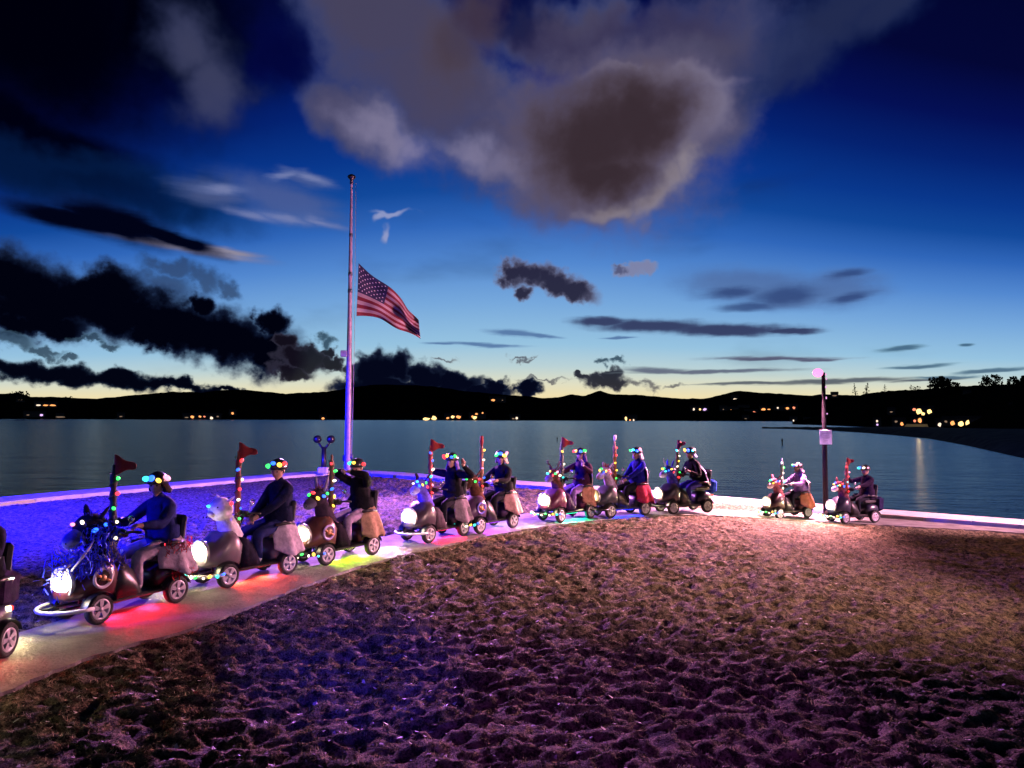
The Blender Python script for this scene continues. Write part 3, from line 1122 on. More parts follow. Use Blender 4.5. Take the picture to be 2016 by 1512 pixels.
G = 'small lit houses on the dark far shore'
FS = 1440
house(40, 787, 1700, [(0, 0, 8, 1.6, 'd')], 'faintly lit house high on the hill at the far left', G)
house(90, 798, 1600, [(-12, 0, 10, 4, 'w'), (0, 0, 10, 4, 'o'), (12, 0, 12, 4, 'o')], 'house with a row of three lit windows on the left hill', G)
house(68, 817, FS, [(0, 0, 7, 5, 'p'), (-22, 0, 6, 2, 'd')], 'house with a violet-white light low on the left shore', G)
house(118, 821, FS, [(0, 0, 20, 2.5, 'd')], 'long dim building at the waterline on the left', G)
house(238, 820, FS, [(0, 0, 7, 2.5, 'd')], 'single dim light on the empty left shore', G)
house(398, 821, FS, [(-20, 1, 9, 2.5, 'd'), (-10, 0, 8, 6, 'o'), (4, -1, 6, 5, 'o'), (12, -1, 5, 4, 'r'), (25, 2, 7, 7, 'w'), (36, -1, 6, 3, 'd')], 'long shore house with a row of orange lights and one white', G)
house(458, 814, 1480, [(0, 0, 6, 7, 'o')], 'small house with one orange light at the right of the left shore row', G)
house(636, 824, FS, [(0, 0, 6, 5, 'o')], 'small house with one orange light just left of the flagpole', G)
house(847, 824, FS, [(-8, 1, 18, 7, 'y'), (7, -1, 12, 10, 'y')], 'brightest waterfront house, right of the flagpole, with two merged yellow lights', G)
house(892, 821, FS, [(-10, 2, 7, 5, 'o'), (0, 0, 8, 8, 'y'), (11, 0, 11, 7, 'o')], 'waterfront house glowing orange, next right of the brightest one', G)
house(940, 820, FS, [(-5, 0, 6, 5, 'o'), (0, 2, 9, 8, 'y'), (3, -5, 7, 4, 'o'), (15, -7, 4, 5, 'o')], 'waterfront house with stacked yellow lights, third right of the flagpole', G)
house(1014, 823, FS, [(-3, 1, 7, 3, 'd'), (4, 0, 6, 7, 'w')], 'small waterfront house with a pale light, fourth right of the flagpole', G)
house(980, 788, 1900, [(0, 0, 9, 5, 'o'), (18, 0, 3, 2, 'd')], 'house with one orange light high on the dark middle hill', G)
house(1240, 824, FS, [(-7, 0, 5, 10, 'y'), (1, 3, 4, 4, 'o'), (8, 3, 4, 5, 'w')], 'waterfront house with one tall yellow light and two small ones in the middle', G)
house(1366, 806, 1700, [(0, 0, 5, 6, 'w')], 'house with a single pale light at the left end of the hillside lights', G)
house(1383, 806, 1700, [(-5, 0, 5, 6, 'y'), (4, 0, 9, 7, 'p')], 'hillside house with a yellow and a violet light side by side', G)
house(1424, 806, 1700, [(0, 0, 3, 2, 'd')], 'tiny dim light between the violet one and the orange row', G)
house(1443, 808, 1700, [(-4, 0, 6, 4, 'o'), (4, 0, 5, 4, 'o')], 'hillside house with two small orange lights', G)
house(1464, 805, 1750, [(-5, 2, 4, 2, 'd'), (3, 0, 6, 4, 'o')], 'hillside house with one dull orange light above the red pair', G)
house(1479, 814, 1650, [(-6, 1, 7, 6, 'o'), (6, -1, 10, 8, 'r')], 'hillside house with the large red-orange pair of lights', G)
house(1468, 825, 1500, [(0, 0, 5, 4, 'd')], 'dull light just above the water below the red pair', G)
house(1503, 806, 1700, [(0, 0, 10, 7, 'o'), (0, 9, 5, 2, 'd')], 'hillside house with a broad orange light', G)
house(1516, 808, 1720, [(-1, -2, 7, 3, 'o'), (3, 3, 4, 4, 'o')], 'hillside house with a slanting pair of small orange lights', G)
house(1533, 806, 1700, [(0, -3, 5, 5, 'w'), (3, 6, 7, 3, 'd')], 'hillside house with a greenish white light', G)
house(1550, 804, 1700, [(0, 0, 7, 5, 'o')], 'hillside house with one orange light, second from the right end', G)
house(1563, 803, 1700, [(0, 0, 6, 6, 'r')], 'hillside house with one red light at the right end of the row', G)
house(1447, 785, 2100, [(0, 1, 9, 4, 'w')], 'highest pale light, just under the rounded hilltop', G)
house(1562, 828, FS, [(0, 0, 3, 6, 'w')], 'thin pale light at the waterline left of the lamp post', G)
house(1589, 829, FS, [(0, 0, 5, 8, 'y')], 'tall yellow light at the waterline left of the lamp post', G)
house(1612, 829, FS, [(0, 0, 5, 6, 'o')], 'orange light at the waterline touching the lamp post', G)
house(1643, 779, 900, [(0, 0, 10, 3, 'd')], 'dim light on the ridge immediately right of the lamp post', G)
house(1755, 811, 330, [(0, 0, 6, 3, 'd')], 'dim slanting light in the trees above the right shore', G)
G2_ = 'lit buildings on the near right shore'
house(1727, 833, 300, [(0, -4, 5, 6, 'w'), (0, 3, 5, 6, 'p')], 'shore building with two white lights one above the other', G2_)
house(1770, 833, 290, [(-6, -3, 7, 5, 'd'), (4, 2, 7, 9, 'o')], 'shore building with one orange light left of the pale shed', G2_)
house(1815, 810, 290, [(-9, -4, 7, 7, 'r'), (-1, 0, 15, 14, 'y'), (6, 5, 7, 9, 'y'), (17, 0, 9, 12, 'y')], 'brightly lit yellow building uphill behind the pale shed', G2_)
house(1806, 829, 280, [(-6, 0, 6, 7, 'r'), (3, -1, 8, 12, 'o')], 'building with red-orange lights directly above the pale shed', G2_)
house(1850, 836, 260, [(0, 0, 7, 10, 'w')], 'shore building with one pale curved light right of the pale shed', G2_)
house(1869, 832, 255, [(-6, -2, 6, 5, 'd'), (5, 1, 9, 10, 'o')], 'shore building with a round orange light', G2_)
house(1910, 832, 245, [(-14, 3, 11, 13, 'y'), (-3, 1, 10, 14, 'y'), (8, 4, 12, 11, 'y'), (17, -3, 9, 7, 'o')], 'long shore building with the widest band of yellow lights at right', G2_)
house(1995, 806, 240, [(0, 0, 14, 6, 'd')], 'dimly lit building in the trees near the right edge', G2_)
house(1904, 778, 330, [(0, 0, 8, 2.5, 'd')], 'faint greenish light high on the right headland', G2_)
# shed with a pale lit roof
c = px_at(1804, 842, 245)
e = thing('boat_shed', 'low shed with a pale yellow-lit roof at the right shore', 'shed', (c.x, c.y, c.z), -math.atan2(c.x, c.y))
mb = MB()
mb.box((0, 1.5, -.5), (6.6, 3, 1.6))
part('wall', mb, M_HOUSE, e)
mb = MB()
mb.smooth = False
mb.add([(-3.6, -.2, .35), (3.6, -.2, .35), (3.3, 1.6, 1.25), (-2.9, 1.6, 1.25), (-3.6, 3.3, .35), (3.6, 3.3, .35)], [(0, 1, 2, 3), (3, 2, 5, 4), (0, 3, 4), (1, 5, 2)])
part('roof', mb, mat('pale_metal_roof', (.55, .5, .3), .5), e)
lamp('shore_street_light', 'POINT', (c.x * .985, c.y - 5, c.z + 4.5), 350, (1, .7, .3), size=.2)

# markers standing in the water
for px, yt, yb, lb in ((1540, 863, 875, 'dark channel marker standing in the water left of the lamp post'), (1097, 860, 868, 'small dark marker in the water above the scooter with the plain red pennant')):
    d = pdir(px, yb)
    p = CAM + d * ((WZ - CAM.z) / d.z)
    h = (yb - yt) / F * p.y
    e = thing('channel_marker', lb, 'marker', (p.x, p.y, WZ))
    mb = MB()
    mb.tube([(0, 0, -.5), (0, 0, h * .8), (0, 0, h)], [h * .1, h * .08, h * .05], 8)
    part('pile', mb, M_BARK, e)
    mb = MB()
    mb.tube([(0, 0, h * .5), (0, 0, h * .82)], [h * .16, h * .12], 8)
    part('topmark', mb, M_BARK, e)

# ------------------------------------------------------------------ flagpole with the flag at half mast
PB = px2g(684, 949)
FP = thing('flagpole', 'tall white flagpole standing on the lawn corner before the water', 'flagpole', PB)
POLE_H = CAM.z + (824 - 338) / F * PB.y
DIST = PB.y
pxm = DIST / F
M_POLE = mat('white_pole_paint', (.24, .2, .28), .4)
mb = MB()
prof = []
for z, w in ((0, 13.5), (2, 12.5), (4.2, 11), (6.5, 8.5), (8.2, 7.5), (9.6, 6), (10.4, 5), (POLE_H - .35, 4.2)):
    prof.append((w * pxm / 2, z))
mb.lathe(prof, (0, 0, 0), 'Z', 20)
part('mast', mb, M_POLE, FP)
mb = MB()
mb.lathe([(0.001, .0), (.34, .0), (.36, .04), (.24, .1), (.15, .12), (.001, .12)], (0, 0, 0), 'Z', 20)
part('base_flange', mb, M_CHROME, FP)
mb = MB()
mb.lathe([(.001, POLE_H - .35), (.07, POLE_H - .35), (.06, POLE_H - .22), (.13, POLE_H - .13), (.16, POLE_H - .09), (.14, POLE_H - .04), (.06, POLE_H + .01), (.001, POLE_H + .03)], (0, 0, 0), 'Z', 18)
part('truck_finial', mb, mat('dark_bronze', (.02, .02, .025), .4, .6), FP)
zb = CAM.z + (824 - 697) / F * DIST
mb = MB()
mb.box((-.19, -.02, zb), (.24, .18, .24), bev=.02)
part('control_box', mb, mat('box_grey_blue', (.25, .27, .4), .5), FP)
mb = MB()
mb.box((-.14, 0, .9), (.1, .1, .22), bev=.015)
part('cleat_box', mb, M_BLACK, FP)
mb = MB()
mb.box((.15, 0, .95), (.1, .1, .2), bev=.015)
part('cleat_box', mb, M_BLACK, FP)
for i, z in enumerate((POLE_H - 2.35, POLE_H - 3.85, POLE_H - 4.5)):
    mb = MB()
    r_ = float(np.interp(z, [6.5, 8.2, 9.6, 10.4], [8.5, 7.5, 6, 5])) * pxm / 2 + .012
    mb.lathe([(r_ - .03, z - .06), (r_, z - .06), (r_, z + .06), (r_ - .03, z + .06)], (0, 0, 0), 'Z', 14)
    part('mast_collar', mb, mat('collar_steel', (.1, .1, .14), .4, .5), FP)
mb = MB()
mb.tube([(.16, -.06, .9), (.2, -.05, 5), (.17, -.03, POLE_H - .3)], .008, 5)
part('halyard', mb, mat('rope', (.35, .33, .3), .9), FP)


def flag_material():
    m = bpy.data.materials.new('flag_cloth')
    m.use_nodes = True
    t = m.node_tree
    p = t.nodes['Principled BSDF']
    p.inputs['Roughness'].default_value = .8
    uvn = t.nodes.new('ShaderNodeUVMap')
    s = t.nodes.new('ShaderNodeSeparateXYZ')
    t.links.new(uvn.outputs[0], s.inputs[0])

    def mt(op, a, b=None, clamp=False):
        n = t.nodes.new('ShaderNodeMath')
        n.operation = op
        n.use_clamp = clamp
        for i, v in enumerate((a, b)):
            if v is None:
                continue
            if isinstance(v, (int, float)):
                n.inputs[i].default_value = v
            else:
                t.links.new(v, n.inputs[i])
        return n.outputs[0]
    u, v = s.outputs[0], s.outputs[1]        # v = 0 at the bottom stripe
    st = mt('MODULO', mt('FLOOR', mt('MULTIPLY', v, 13.0)), 2.0)     # 0 red, 1 white
    mix = t.nodes.new('ShaderNodeMixRGB')
    t.links.new(st, mix.inputs[0])
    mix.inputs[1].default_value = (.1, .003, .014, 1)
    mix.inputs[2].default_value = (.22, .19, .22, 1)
    can = mt('MULTIPLY', mt('LESS_THAN', u, .4), mt('GREATER_THAN', v, 6 / 13))
    # stars: 9 staggered rows
    cu = mt('MULTIPLY', u, 12 / .4)
    cv = mt('MULTIPLY', mt('SUBTRACT', v, 6 / 13), 10 / (7 / 13))
    ru, rv = mt('ROUND', cu), mt('ROUND', cv)
    dd = mt('ADD', mt('POWER', mt('MULTIPLY', mt('SUBTRACT', cu, ru), 1.0), 2.0), mt('POWER', mt('SUBTRACT', cv, rv), 2.0))
    ev = mt('LESS_THAN', mt('MODULO', mt('ADD', ru, rv), 2.0), .5)
    inn = mt('MULTIPLY', mt('MULTIPLY', mt('GREATER_THAN', ru, .5), mt('LESS_THAN', ru, 11.5)), mt('MULTIPLY', mt('GREATER_THAN', rv, .5), mt('LESS_THAN', rv, 9.5)))
    star = mt('MULTIPLY', mt('MULTIPLY', mt('LESS_THAN', dd, .05), ev), inn)
    m2 = t.nodes.new('ShaderNodeMixRGB')
    t.links.new(star, m2.inputs[0])
    m2.inputs[1].default_value = (.007, .008, .05, 1)
    m2.inputs[2].default_value = (.5, .5, .55, 1)
    m3 = t.nodes.new('ShaderNodeMixRGB')
    t.links.new(can, m3.inputs[0])
    t.links.new(mix.outputs[0], m3.inputs[1])
    t.links.new(m2.outputs[0], m3.inputs[2])
    t.links.new(m3.outputs[0], p.inputs['Base Color'])
    p.inputs['Transmission Weight'].default_value = 0
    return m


top_c = [(706, 518), (730, 540), (765, 564), (790, 588), (806, 612), (824, 632)]
bot_c = [(702, 622), (722, 622), (748, 628), (778, 644), (802, 655), (828, 666)]
NU, NV = 48, 26
vs, uvs = [], []


def cat(pts, t):
    x = t * (len(pts) - 1)
    i = min(int(x), len(pts) - 2)
    f = x - i
    p0, p1, p2, p3 = pts[max(i - 1, 0)], pts[i], pts[i + 1], pts[min(i + 2, len(pts) - 1)]
    return [.5 * ((2 * b) + (-a + c_) * f + (2 * a - 5 * b + 4 * c_ - d) * f * f + (-a + 3 * b - 3 * c_ + d) * f ** 3) for a, b, c_, d in zip(p0, p1, p2, p3)]


for i in range(NU + 1):
    u = i / NU
    a, b = cat(top_c, u), cat(bot_c, u)
    for j in range(NV + 1):
        v = j / NV
        # folds crowd toward the fly end
        px, py = a[0] * v + b[0] * (1 - v), a[1] * v + b[1] * (1 - v)
        py += 2.2 * u * math.sin(u * 13 + v * 5)
        depth = DIST - .05 + u * .55 + .16 * u ** .7 * math.sin(v * 9 + u * 7) + .10 * u * math.sin(u * 19 - v * 4)
        p = px_at(px, py, depth)
        vs.append(p - PB)
        uvs.append((u, v))
fs = [(i * (NV + 1) + j, (i + 1) * (NV + 1) + j, (i + 1) * (NV + 1) + j + 1, i * (NV + 1) + j + 1) for i in range(NU) for j in range(NV)]
me = bpy.data.meshes.new('flag')
me.from_pydata(vs, [], fs)
uvl = me.uv_layers.new(name='UVMap')
for lp in me.loops:
    uvl.data[lp.index].uv = uvs[lp.vertex_index]
me.polygons.foreach_set('use_smooth', [True] * len(fs))
me.materials.append(flag_material())
fo = put('flag', me, None, PB, label='American flag at half mast, its end drooping to the right', category='flag')
sol = fo.modifiers.new('thickness', 'SOLIDIFY')
sol.thickness = .006

# twin-headed light on a short post at the wall corner
p0 = px2g(637, 937)
k = p0.y / F
TP = thing('twin_light_post', 'short dark post with two round heads on forked arms, left of the flagpole', 'light post', (p0.x, p0.y, .1))
mb = MB()
mb.tube([(0, 0, 0), (0, 0, 24 * k), (0, 0, 52 * k)], [.13, .11, .09], 10)
part('post', mb, M_BLACK, TP)
mb = MB()
mb.box((0, -.03, 6 * k), (.42, .32, .28), bev=.04)
part('base_block', mb, mat('pale_base_block', (.5, .48, .5), .7), TP)
for s in (-1, 1):
    mb = MB()
    mb.tube([(0, 0, 46 * k), (s * .14, 0, 54 * k), (s * .25, 0, 62 * k)], [.05, .045, .04], 7)
    part('arm', mb, M_BLACK, TP)
    mb = MB()
    mb.lathe([(.001, -.12), (.1, -.12), (.16, -.05), (.17, .08), (.12, .13), (.001, .13)], (s * .28, -.03, 67 * k), 'Y', 14)
    part('round_head', mb, M_BLACK, TP)

# ------------------------------------------------------------------ lamp post on the right
LB = px2g(1626, 1014)
kk = LB.y / F
LP = thing('lamp_post', 'dark slim lamp post with a glowing pink lamp and a small pale sign', 'lamp post', LB)
lean = (1621 - 1626) * kk
LH = 279 * kk
mb = MB()
mb.tube([(0, 0, 0), (0, 0, LH * .5), (0, 0, LH)], [.075, .068, .05], 12)
part('post', mb, mat('dark_post_paint', (.005, .004, .008), .6, spec=.12), LP)
mb = MB()
mb.lathe([(.001, 0), (.15, 0), (.15, .03), (.09, .06), (.08, .1)], (0, 0, 0), 'Z', 14)
part('base_plate', mb, M_BLACK, LP)
M_PLATE = mat('sign_plate_white', (.72, .7, .74), .5)
mb = MB()
mb.box((0, -.09, 152 * kk), (.35, .014, .42), bev=.006)
sg = part('sign', mb, M_PLATE, LP)
mb = MB()
for dz, w in ((.1, .2), (.055, .16), (.0, .22), (-.05, .18), (-.1, .12)):
    mb.box((0, -.0985, 152 * kk + dz), (w, .003, .012))
part('faded_print', mb, mat('faded_print', (.42, .38, .46), .6), sg, kind='stuff')
mb = MB()
mb.tube([(0, 0, LH - .05), (-.07, 0, LH + .02), (-.13, -.01, LH + .02)], .022, 8)
part('arm', mb, M_BLACK, LP)
mb = MB()
mb.ell((-.17, -.03, LH - .01), (.15, .12, .13), 14, 10)
part('lamp_globe', mb, mat('pink_lamp_globe', (.9, .8, .85), .3, emit=(1, .2, .48), estr=2.2, var=.02), LP)
M_GLIT = mat('pink_glitter_light', (.8, .6, .8), .3, emit=(1, .5, .9), estr=.8)
for i in range(6):
    mb = MB()
    z = LH - .03 - i * (.09 + .05 * i) + random.uniform(-.03, .03)
    mb.ell((.055 + .012 * math.sin(i * 2), -.05, z), (.022, .018, .04 if i < 4 else .025), 8, 6)
    part('decoration_bulb', mb, M_GLIT, LP)
lamp('pink_lamp', 'SPOT', (LB.x - .36, LB.y + .1, LB.z + LH + .02), 24000, (1, .36, .5), (LB.x - 1.2, LB.y + .25, LB.z + LH - .5), .14, 165, .5)

# ------------------------------------------------------------------ mobility scooters
_share = {}


def shared(key, fn):
    if key not in _share:
        _share[key] = fn()
    return _share[key]


def wheel_mesh():
    mb = MB()
    mb.lathe([(.105, -.035), (.135, -.045), (.155, -.036), (.165, -.015), (.165, .015), (.155, .036), (.135, .045), (.105, .035), (.105, -.035)], (0, 0, 0), 'Y', 26)
    return mb.mesh('wheel', M_RUBBER)


def rim_mesh():
    mb = MB()
    mb.lathe([(.088, -.034), (.11, -.042), (.118, -.03), (.118, .03), (.11, .042), (.088, .034), (.088, -.034)], (0, 0, 0), 'Y', 26)
    for s in (-1, 1):
        mb.lathe([(.001, s * .046), (.024, s * .046), (.032, s * .034), (.032, 0)], (0, 0, 0), 'Y', 14)
    mb.smooth = False
    for k in range(5):
        a = 2 * math.pi * k / 5 + .3
        c_, s_ = math.cos(a), math.sin(a)
        for sd in (-1, 1):
            r0, r1 = .026, .095
            w0, w1 = .017, .028
            y0, y1 = sd * .018, sd * .04
            vs = []
            for r_, w_ in ((r0, w0), (r1, w1)):
                for y in (y0, y1):
                    for q in (-1, 1):
                        vs.append((c_ * r_ - s_ * q * w_, y, s_ * r_ + c_ * q * w_))
            mb.add(vs, [(0, 1, 3, 2), (4, 6, 7, 5), (0, 2, 6, 4), (1, 5, 7, 3), (2, 3, 7, 6), (0, 4, 5, 1)])
    return mb.mesh('rim', M_RIM)


def bulb_mesh(col, r=.032):
    def f():
        mb = MB()
        mb.ell((0, 0, 0), (r * .9, r * .9, r * 1.35), 10, 7)
        return mb.mesh('bulb', BULB[col])
    return shared(('bulb', col, round(r, 3)), f)


def bulb(parent, loc, col, r=.032):
    j = Vector([random.uniform(-1, 1) * r * .45 for _ in range(3)])
    o = put('bulb', bulb_mesh(col, r), parent, Vector(loc) + j)
    o.rotation_euler = (random.random() * 3, random.random() * 3, 0)
    o.scale = [random.uniform(.7, 1.05)] * 3
    return o


def cloth_skirt(x0, x1, ztop, zbot, wy, n=46, ruff=.03, seed=0, flare=.1, m=None, parent=None, name='seat_drape'):
    """cloth hanging round the back of the seat, open at the front"""
    rr = random.Random(seed)
    ph = rr.random() * 6
    rings_ = []
    for k in range(7):
        t = k / 6
        z = ztop + (zbot - ztop) * t
        row = []
        for j in range(n):
            s = j / (n - 1)
            # path: front left -> back -> front right
            a = math.pi * (-.74 + 1.48 * s)
            fx = (x0 + x1) / 2 + (x0 - x1) / 2 * -math.cos(a) * -1
            tp = .68 + .38 * t ** .55 + flare * t
            cx = (x0 + x1) / 2 - .06 * t - math.cos(a) * abs(x1 - x0) / 2 * tp
            cy = math.sin(a) * wy * tp
            rf = ruff * t ** .8 * math.sin(s * 34 + ph + math.sin(s * 9) * 1.5)
            nn = Vector((-math.cos(a), math.sin(a), 0))
            zz = z + (.035 * math.sin(s * 17 + ph) * t) + (.1 * (2 * abs(s - .5)) ** 2) * t - .16 * (2 * abs(s - .5)) ** 1.5 * (1 - t)
            row.append(Vector((cx, cy, zz)) + nn * rf)
        rings_.append(row)
    mb = MB()
    mb.loft(rings_, closed=False, caps=False)
    # top lap over the seat edge
    o = part(name, mb, m, parent)
    mo = o.modifiers.new('thickness', 'SOLIDIFY')
    mo.thickness = .008
    return o


def tinsel(parent, pts, n, m, r=.05, size=.03, seed=0, name='tinsel'):
    rr = random.Random(seed)
    mb = MB()
    mb.smooth = False
    pts = [Vector(p) for p in pts]
    for k in range(n):
        t = rr.random() * (len(pts) - 1)
        i = min(int(t), len(pts) - 2)
        c = pts[i].lerp(pts[i + 1], t - i) + Vector((rr.gauss(0, 1), rr.gauss(0, 1), rr.gauss(0, 1))) * r * .5
        a = Euler((rr.random() * 6, rr.random() * 6, rr.random() * 6)).to_matrix()
        s = size * rr.uniform(.5, 1.3)
        mb.add([c + a @ Vector(v) * s for v in ((-1, -.16, 0), (1, -.1, .2), (1, .12, .2), (-1, .16, 0))], [(0, 1, 2, 3)])
    return part(name, mb, m, parent, kind='stuff')


def cowl(parent, m):
    mb = MB()
    rings_ = []
    # cross sections along x: (x, half width, z bottom, z top)
    for x, w, zb_, zt in ((.24, .24, .2, .62), (.34, .27, .2, .74), (.46, .28, .24, .72), (.58, .27, .27, .6), (.68, .23, .27, .52), (.76, .15, .28, .44), (.79, .06, .31, .38)):
        row = []
        for k in range(14):
            a = 2 * math.pi * k / 14
            cy, cz = math.cos(a), math.sin(a)
            f = .78 if abs(cy) > .3 and abs(cz) > .3 else 1
            row.append(Vector((x, w * math.copysign(abs(cy) ** .6, cy), (zb_ + zt) / 2 + (zt - zb_) / 2 * math.copysign(abs(cz) ** .7, cz))))
        rings_.append(row)
    mb.loft(rings_)
    return part('front_cowl', mb, m, parent)


def animal(parent, sp):
    """plush animal head on a neck at the front of the scooter"""
    fur = fabric(sp['fur'][0], sp['fur'][1])
    muz = fabric(sp['muz'][0], sp['muz'][1])
    S = sp.get('hs', 1.0)
    hc = Vector((.44, 0, 1.02))
    mb = MB()
    # neck and skull in one
    mb.tube([(.26, 0, .6), (.32, 0, .76), (.38, 0, .9), (.42, 0, 1.0)], [.15 * S, .125 * S, .1 * S, .09 * S], 14)
    if sp.get('ball'):
        mb.ell(hc, (.165, .165, .165), 20, 14)
    else:
        mb.ell(hc, (.15 * S, .125 * S, .135 * S), 18, 12)
    h = part('animal_head', mb, fur, parent, label=sp['hlabel'])
    mb = MB()
    mz = hc + Vector((.14, 0, -.07)) * S
    if sp.get('ball'):
        mz = hc + Vector((.13, 0, -.05))
        mb.ell(mz, (.06, .07, .05), 14, 10)
    else:
        mb.ell(mz, (.12 * S, .085 * S, .08 * S), 14, 10, (0, .5, 0))
    part('muzzle', mb, muz, h)
    for s in (-1, 1):
        mb = MB()
        mb.ell(hc + Vector((.1, s * .085, .035)) * S, .018, 8, 6)
        part('eye', mb, M_EYE, h)
        mb = MB()
        mb.ell(mz + Vector((.1, s * .03, -.03)) * S, .011, 6, 5)
        part('nostril', mb, M_EYE, h)
        mb = MB()
        el_ = sp.get('ear', .09)
        b = hc + Vector((-.03, s * .085, .09)) * S
        tpt = b + Vector((-.04, s * .05 * (2 if el_ < .1 else 1), el_ * 1.6))
        mb.tube([b, b.lerp(tpt, .4), b.lerp(tpt, .8), tpt], [.025, .038, .026, .004], 8, flat=.45)
        part('ear', mb, fabric(sp['ear_m'][0], sp['ear_m'][1]) if 'ear_m' in sp else fur, h)
    if sp.get('horn') == 'unicorn':
        mb = MB()
        b = hc + Vector((.07, 0, .12)) * S
        mb.tube([b, b + Vector((.04, 0, .1)), b + Vector((.07, 0, .2))], [.028, .018, .003], 10)
        part('horn', mb, mat('pearl_horn', (.7, .62, .7), .3, .2), h)
    if sp.get('horn') == 'antlers':
        for s in (-1, 1):
            mb = MB()
            b = hc + Vector((0, s * .05, .11)) * S
            mb.tube([b, b + Vector((-.02, s * .08, .1)), b + Vector((.02, s * .14, .2))], [.018, .015, .011], 7)
            mb.tube([b + Vector((-.02, s * .08, .1)), b + Vector((.06, s * .1, .15))], [.013, .009], 7)
            mb.tube([b + Vector((0, s * .11, .15)), b + Vector((-.05, s * .16, .21))], [.012, .008], 7)
            part('antler', mb, mat('felt_antler', (.06, .035, .02), .9), h)
    if sp.get('mane'):
        tinsel(h, [hc + Vector((.02, 0, .13)), hc + Vector((-.12, 0, .05)), (.26, 0, .85), (.2, 0, .68)], 260, fabric(*sp['mane']), .07, .05, 5, 'mane')
    # garland of coloured bulbs round the brow
    cols = sp.get('garland', ['green', 'red', 'yellow', 'blue'])
    n = len(cols)
    for k, c_ in enumerate(cols):
        a = -.15 + 2.1 * k / max(n - 1, 1) if n > 1 else .8
        p = hc + Vector((math.cos(a) * .16, math.sin(a) * .14, .05 + .04 * math.sin(k * 2.1) - .03 * k / n)) * S
        bulb(h, p, c_, .027)
    return h


def flag_pole(parent, sp, wind):
    x0, x1 = .17, .17 + sp.get('plean', 0)
    zt = sp.get('ptop', 1.86)
    mb = MB()
    wrap = mat(sp['pole'][0], sp['pole'][1], .6, bump=.6, bscale=60)
    pts, rad = [], []
    for k in range(15):
        t = k / 14
        pts.append((x0 + (x1 - x0) * t, 0, .72 + (zt - .12 - .72) * t))
        rad.append(.038 + .008 * math.sin(k * 2.3) if t < .9 else .018)
    mb.tube(pts, rad, 9)
    pl = part('safety_flag_pole', mb, wrap, parent)
    # spiral light cord
    mb = MB()
    sp_pts = []
    for k in range(70):
        t = k / 69
        a = t * 2 * math.pi * 6
        sp_pts.append((x0 + (x1 - x0) * t + math.cos(a) * .046, math.sin(a) * .046, .75 + (zt - .2 - .75) * t))
    mb.tube(sp_pts, .007, 5)
    part('light_cord', mb, mat('green_cord', (.02, .08, .03), .6), pl)
    cols = sp.get('pbulbs', ['green', 'blue', 'yellow', 'green', 'red', 'blue', 'red'])
    for k, c_ in enumerate(cols):
        t = (k + .6) / len(cols)
        a = k * 2.2 + 1.2
        bulb(pl, (x0 + (x1 - x0) * t +   .036 * math.cos(a), .05 * abs(math.sin(a)) + .014, .78 + (zt - .2 - .78) * t), c_, .026)
    fl = sp.get('flag', 'pennant')
    mb = MB()
    mf = mat('red_pennant_cloth', (.22, .012, .014), .8, bump=.4, bscale=40)
    if fl in ('pennant', 'heart'):
        n = 10
        rows_ = []
        L_ = .26 if fl == 'pennant' else .2
        for i in range(n + 1):
            u = i / n
            row = []
            h_ = .24 * (1 - u * .85)
            for j in range(6):
                v = j / 5
                y = -.0 - u * L_ * 1.0
                row.append(Vector((x1 + wind.x * u * L_ + wind.y * .02 * math.sin(u * 7), wind.y * u * L_ - wind.x * .02 * math.sin(u * 7), zt - v * h_ - u * (.12 if fl == 'pennant' else .06) + .012 * math.sin(u * 9 + v * 3))))
            rows_.append(row)
        mb.loft(rows_, closed=False, caps=False)
        o = part('pennant', mb, mf, pl, label='red triangular pennant')
        mo = o.modifiers.new('thickness', 'SOLIDIFY')
        mo.thickness = .006
    elif fl == 'furled':
        mb.tube([(x1, 0, zt - .2), (x1 + .01, .01, zt - .1), (x1, 0, zt), (x1 - .01, 0, zt + .02)], [.02, .04, .035, .01], 8)
        part('pennant', mb, mf, pl, label='red pennant wrapped round the pole top')
    elif fl == 'white':
        mb.tube([(x1, 0, zt - .1), (x1 - .01, 0, zt - .04), (x1 - .03, -.02, zt + .02)], [.02, .035, .03], 8)
        part('pole_topper', mb, mat('white_topper', (.7, .65, .65), .5), pl)
    return pl


def light_cone(parent_empty, loc, heading, col, power, spot=70, down=.25):
    o = lamp('headlight_beam', 'SPOT', loc, power, col, Vector(loc) + Vector((heading.x, heading.y, -down)), .05, spot, 1)
    return o


PLACED = []


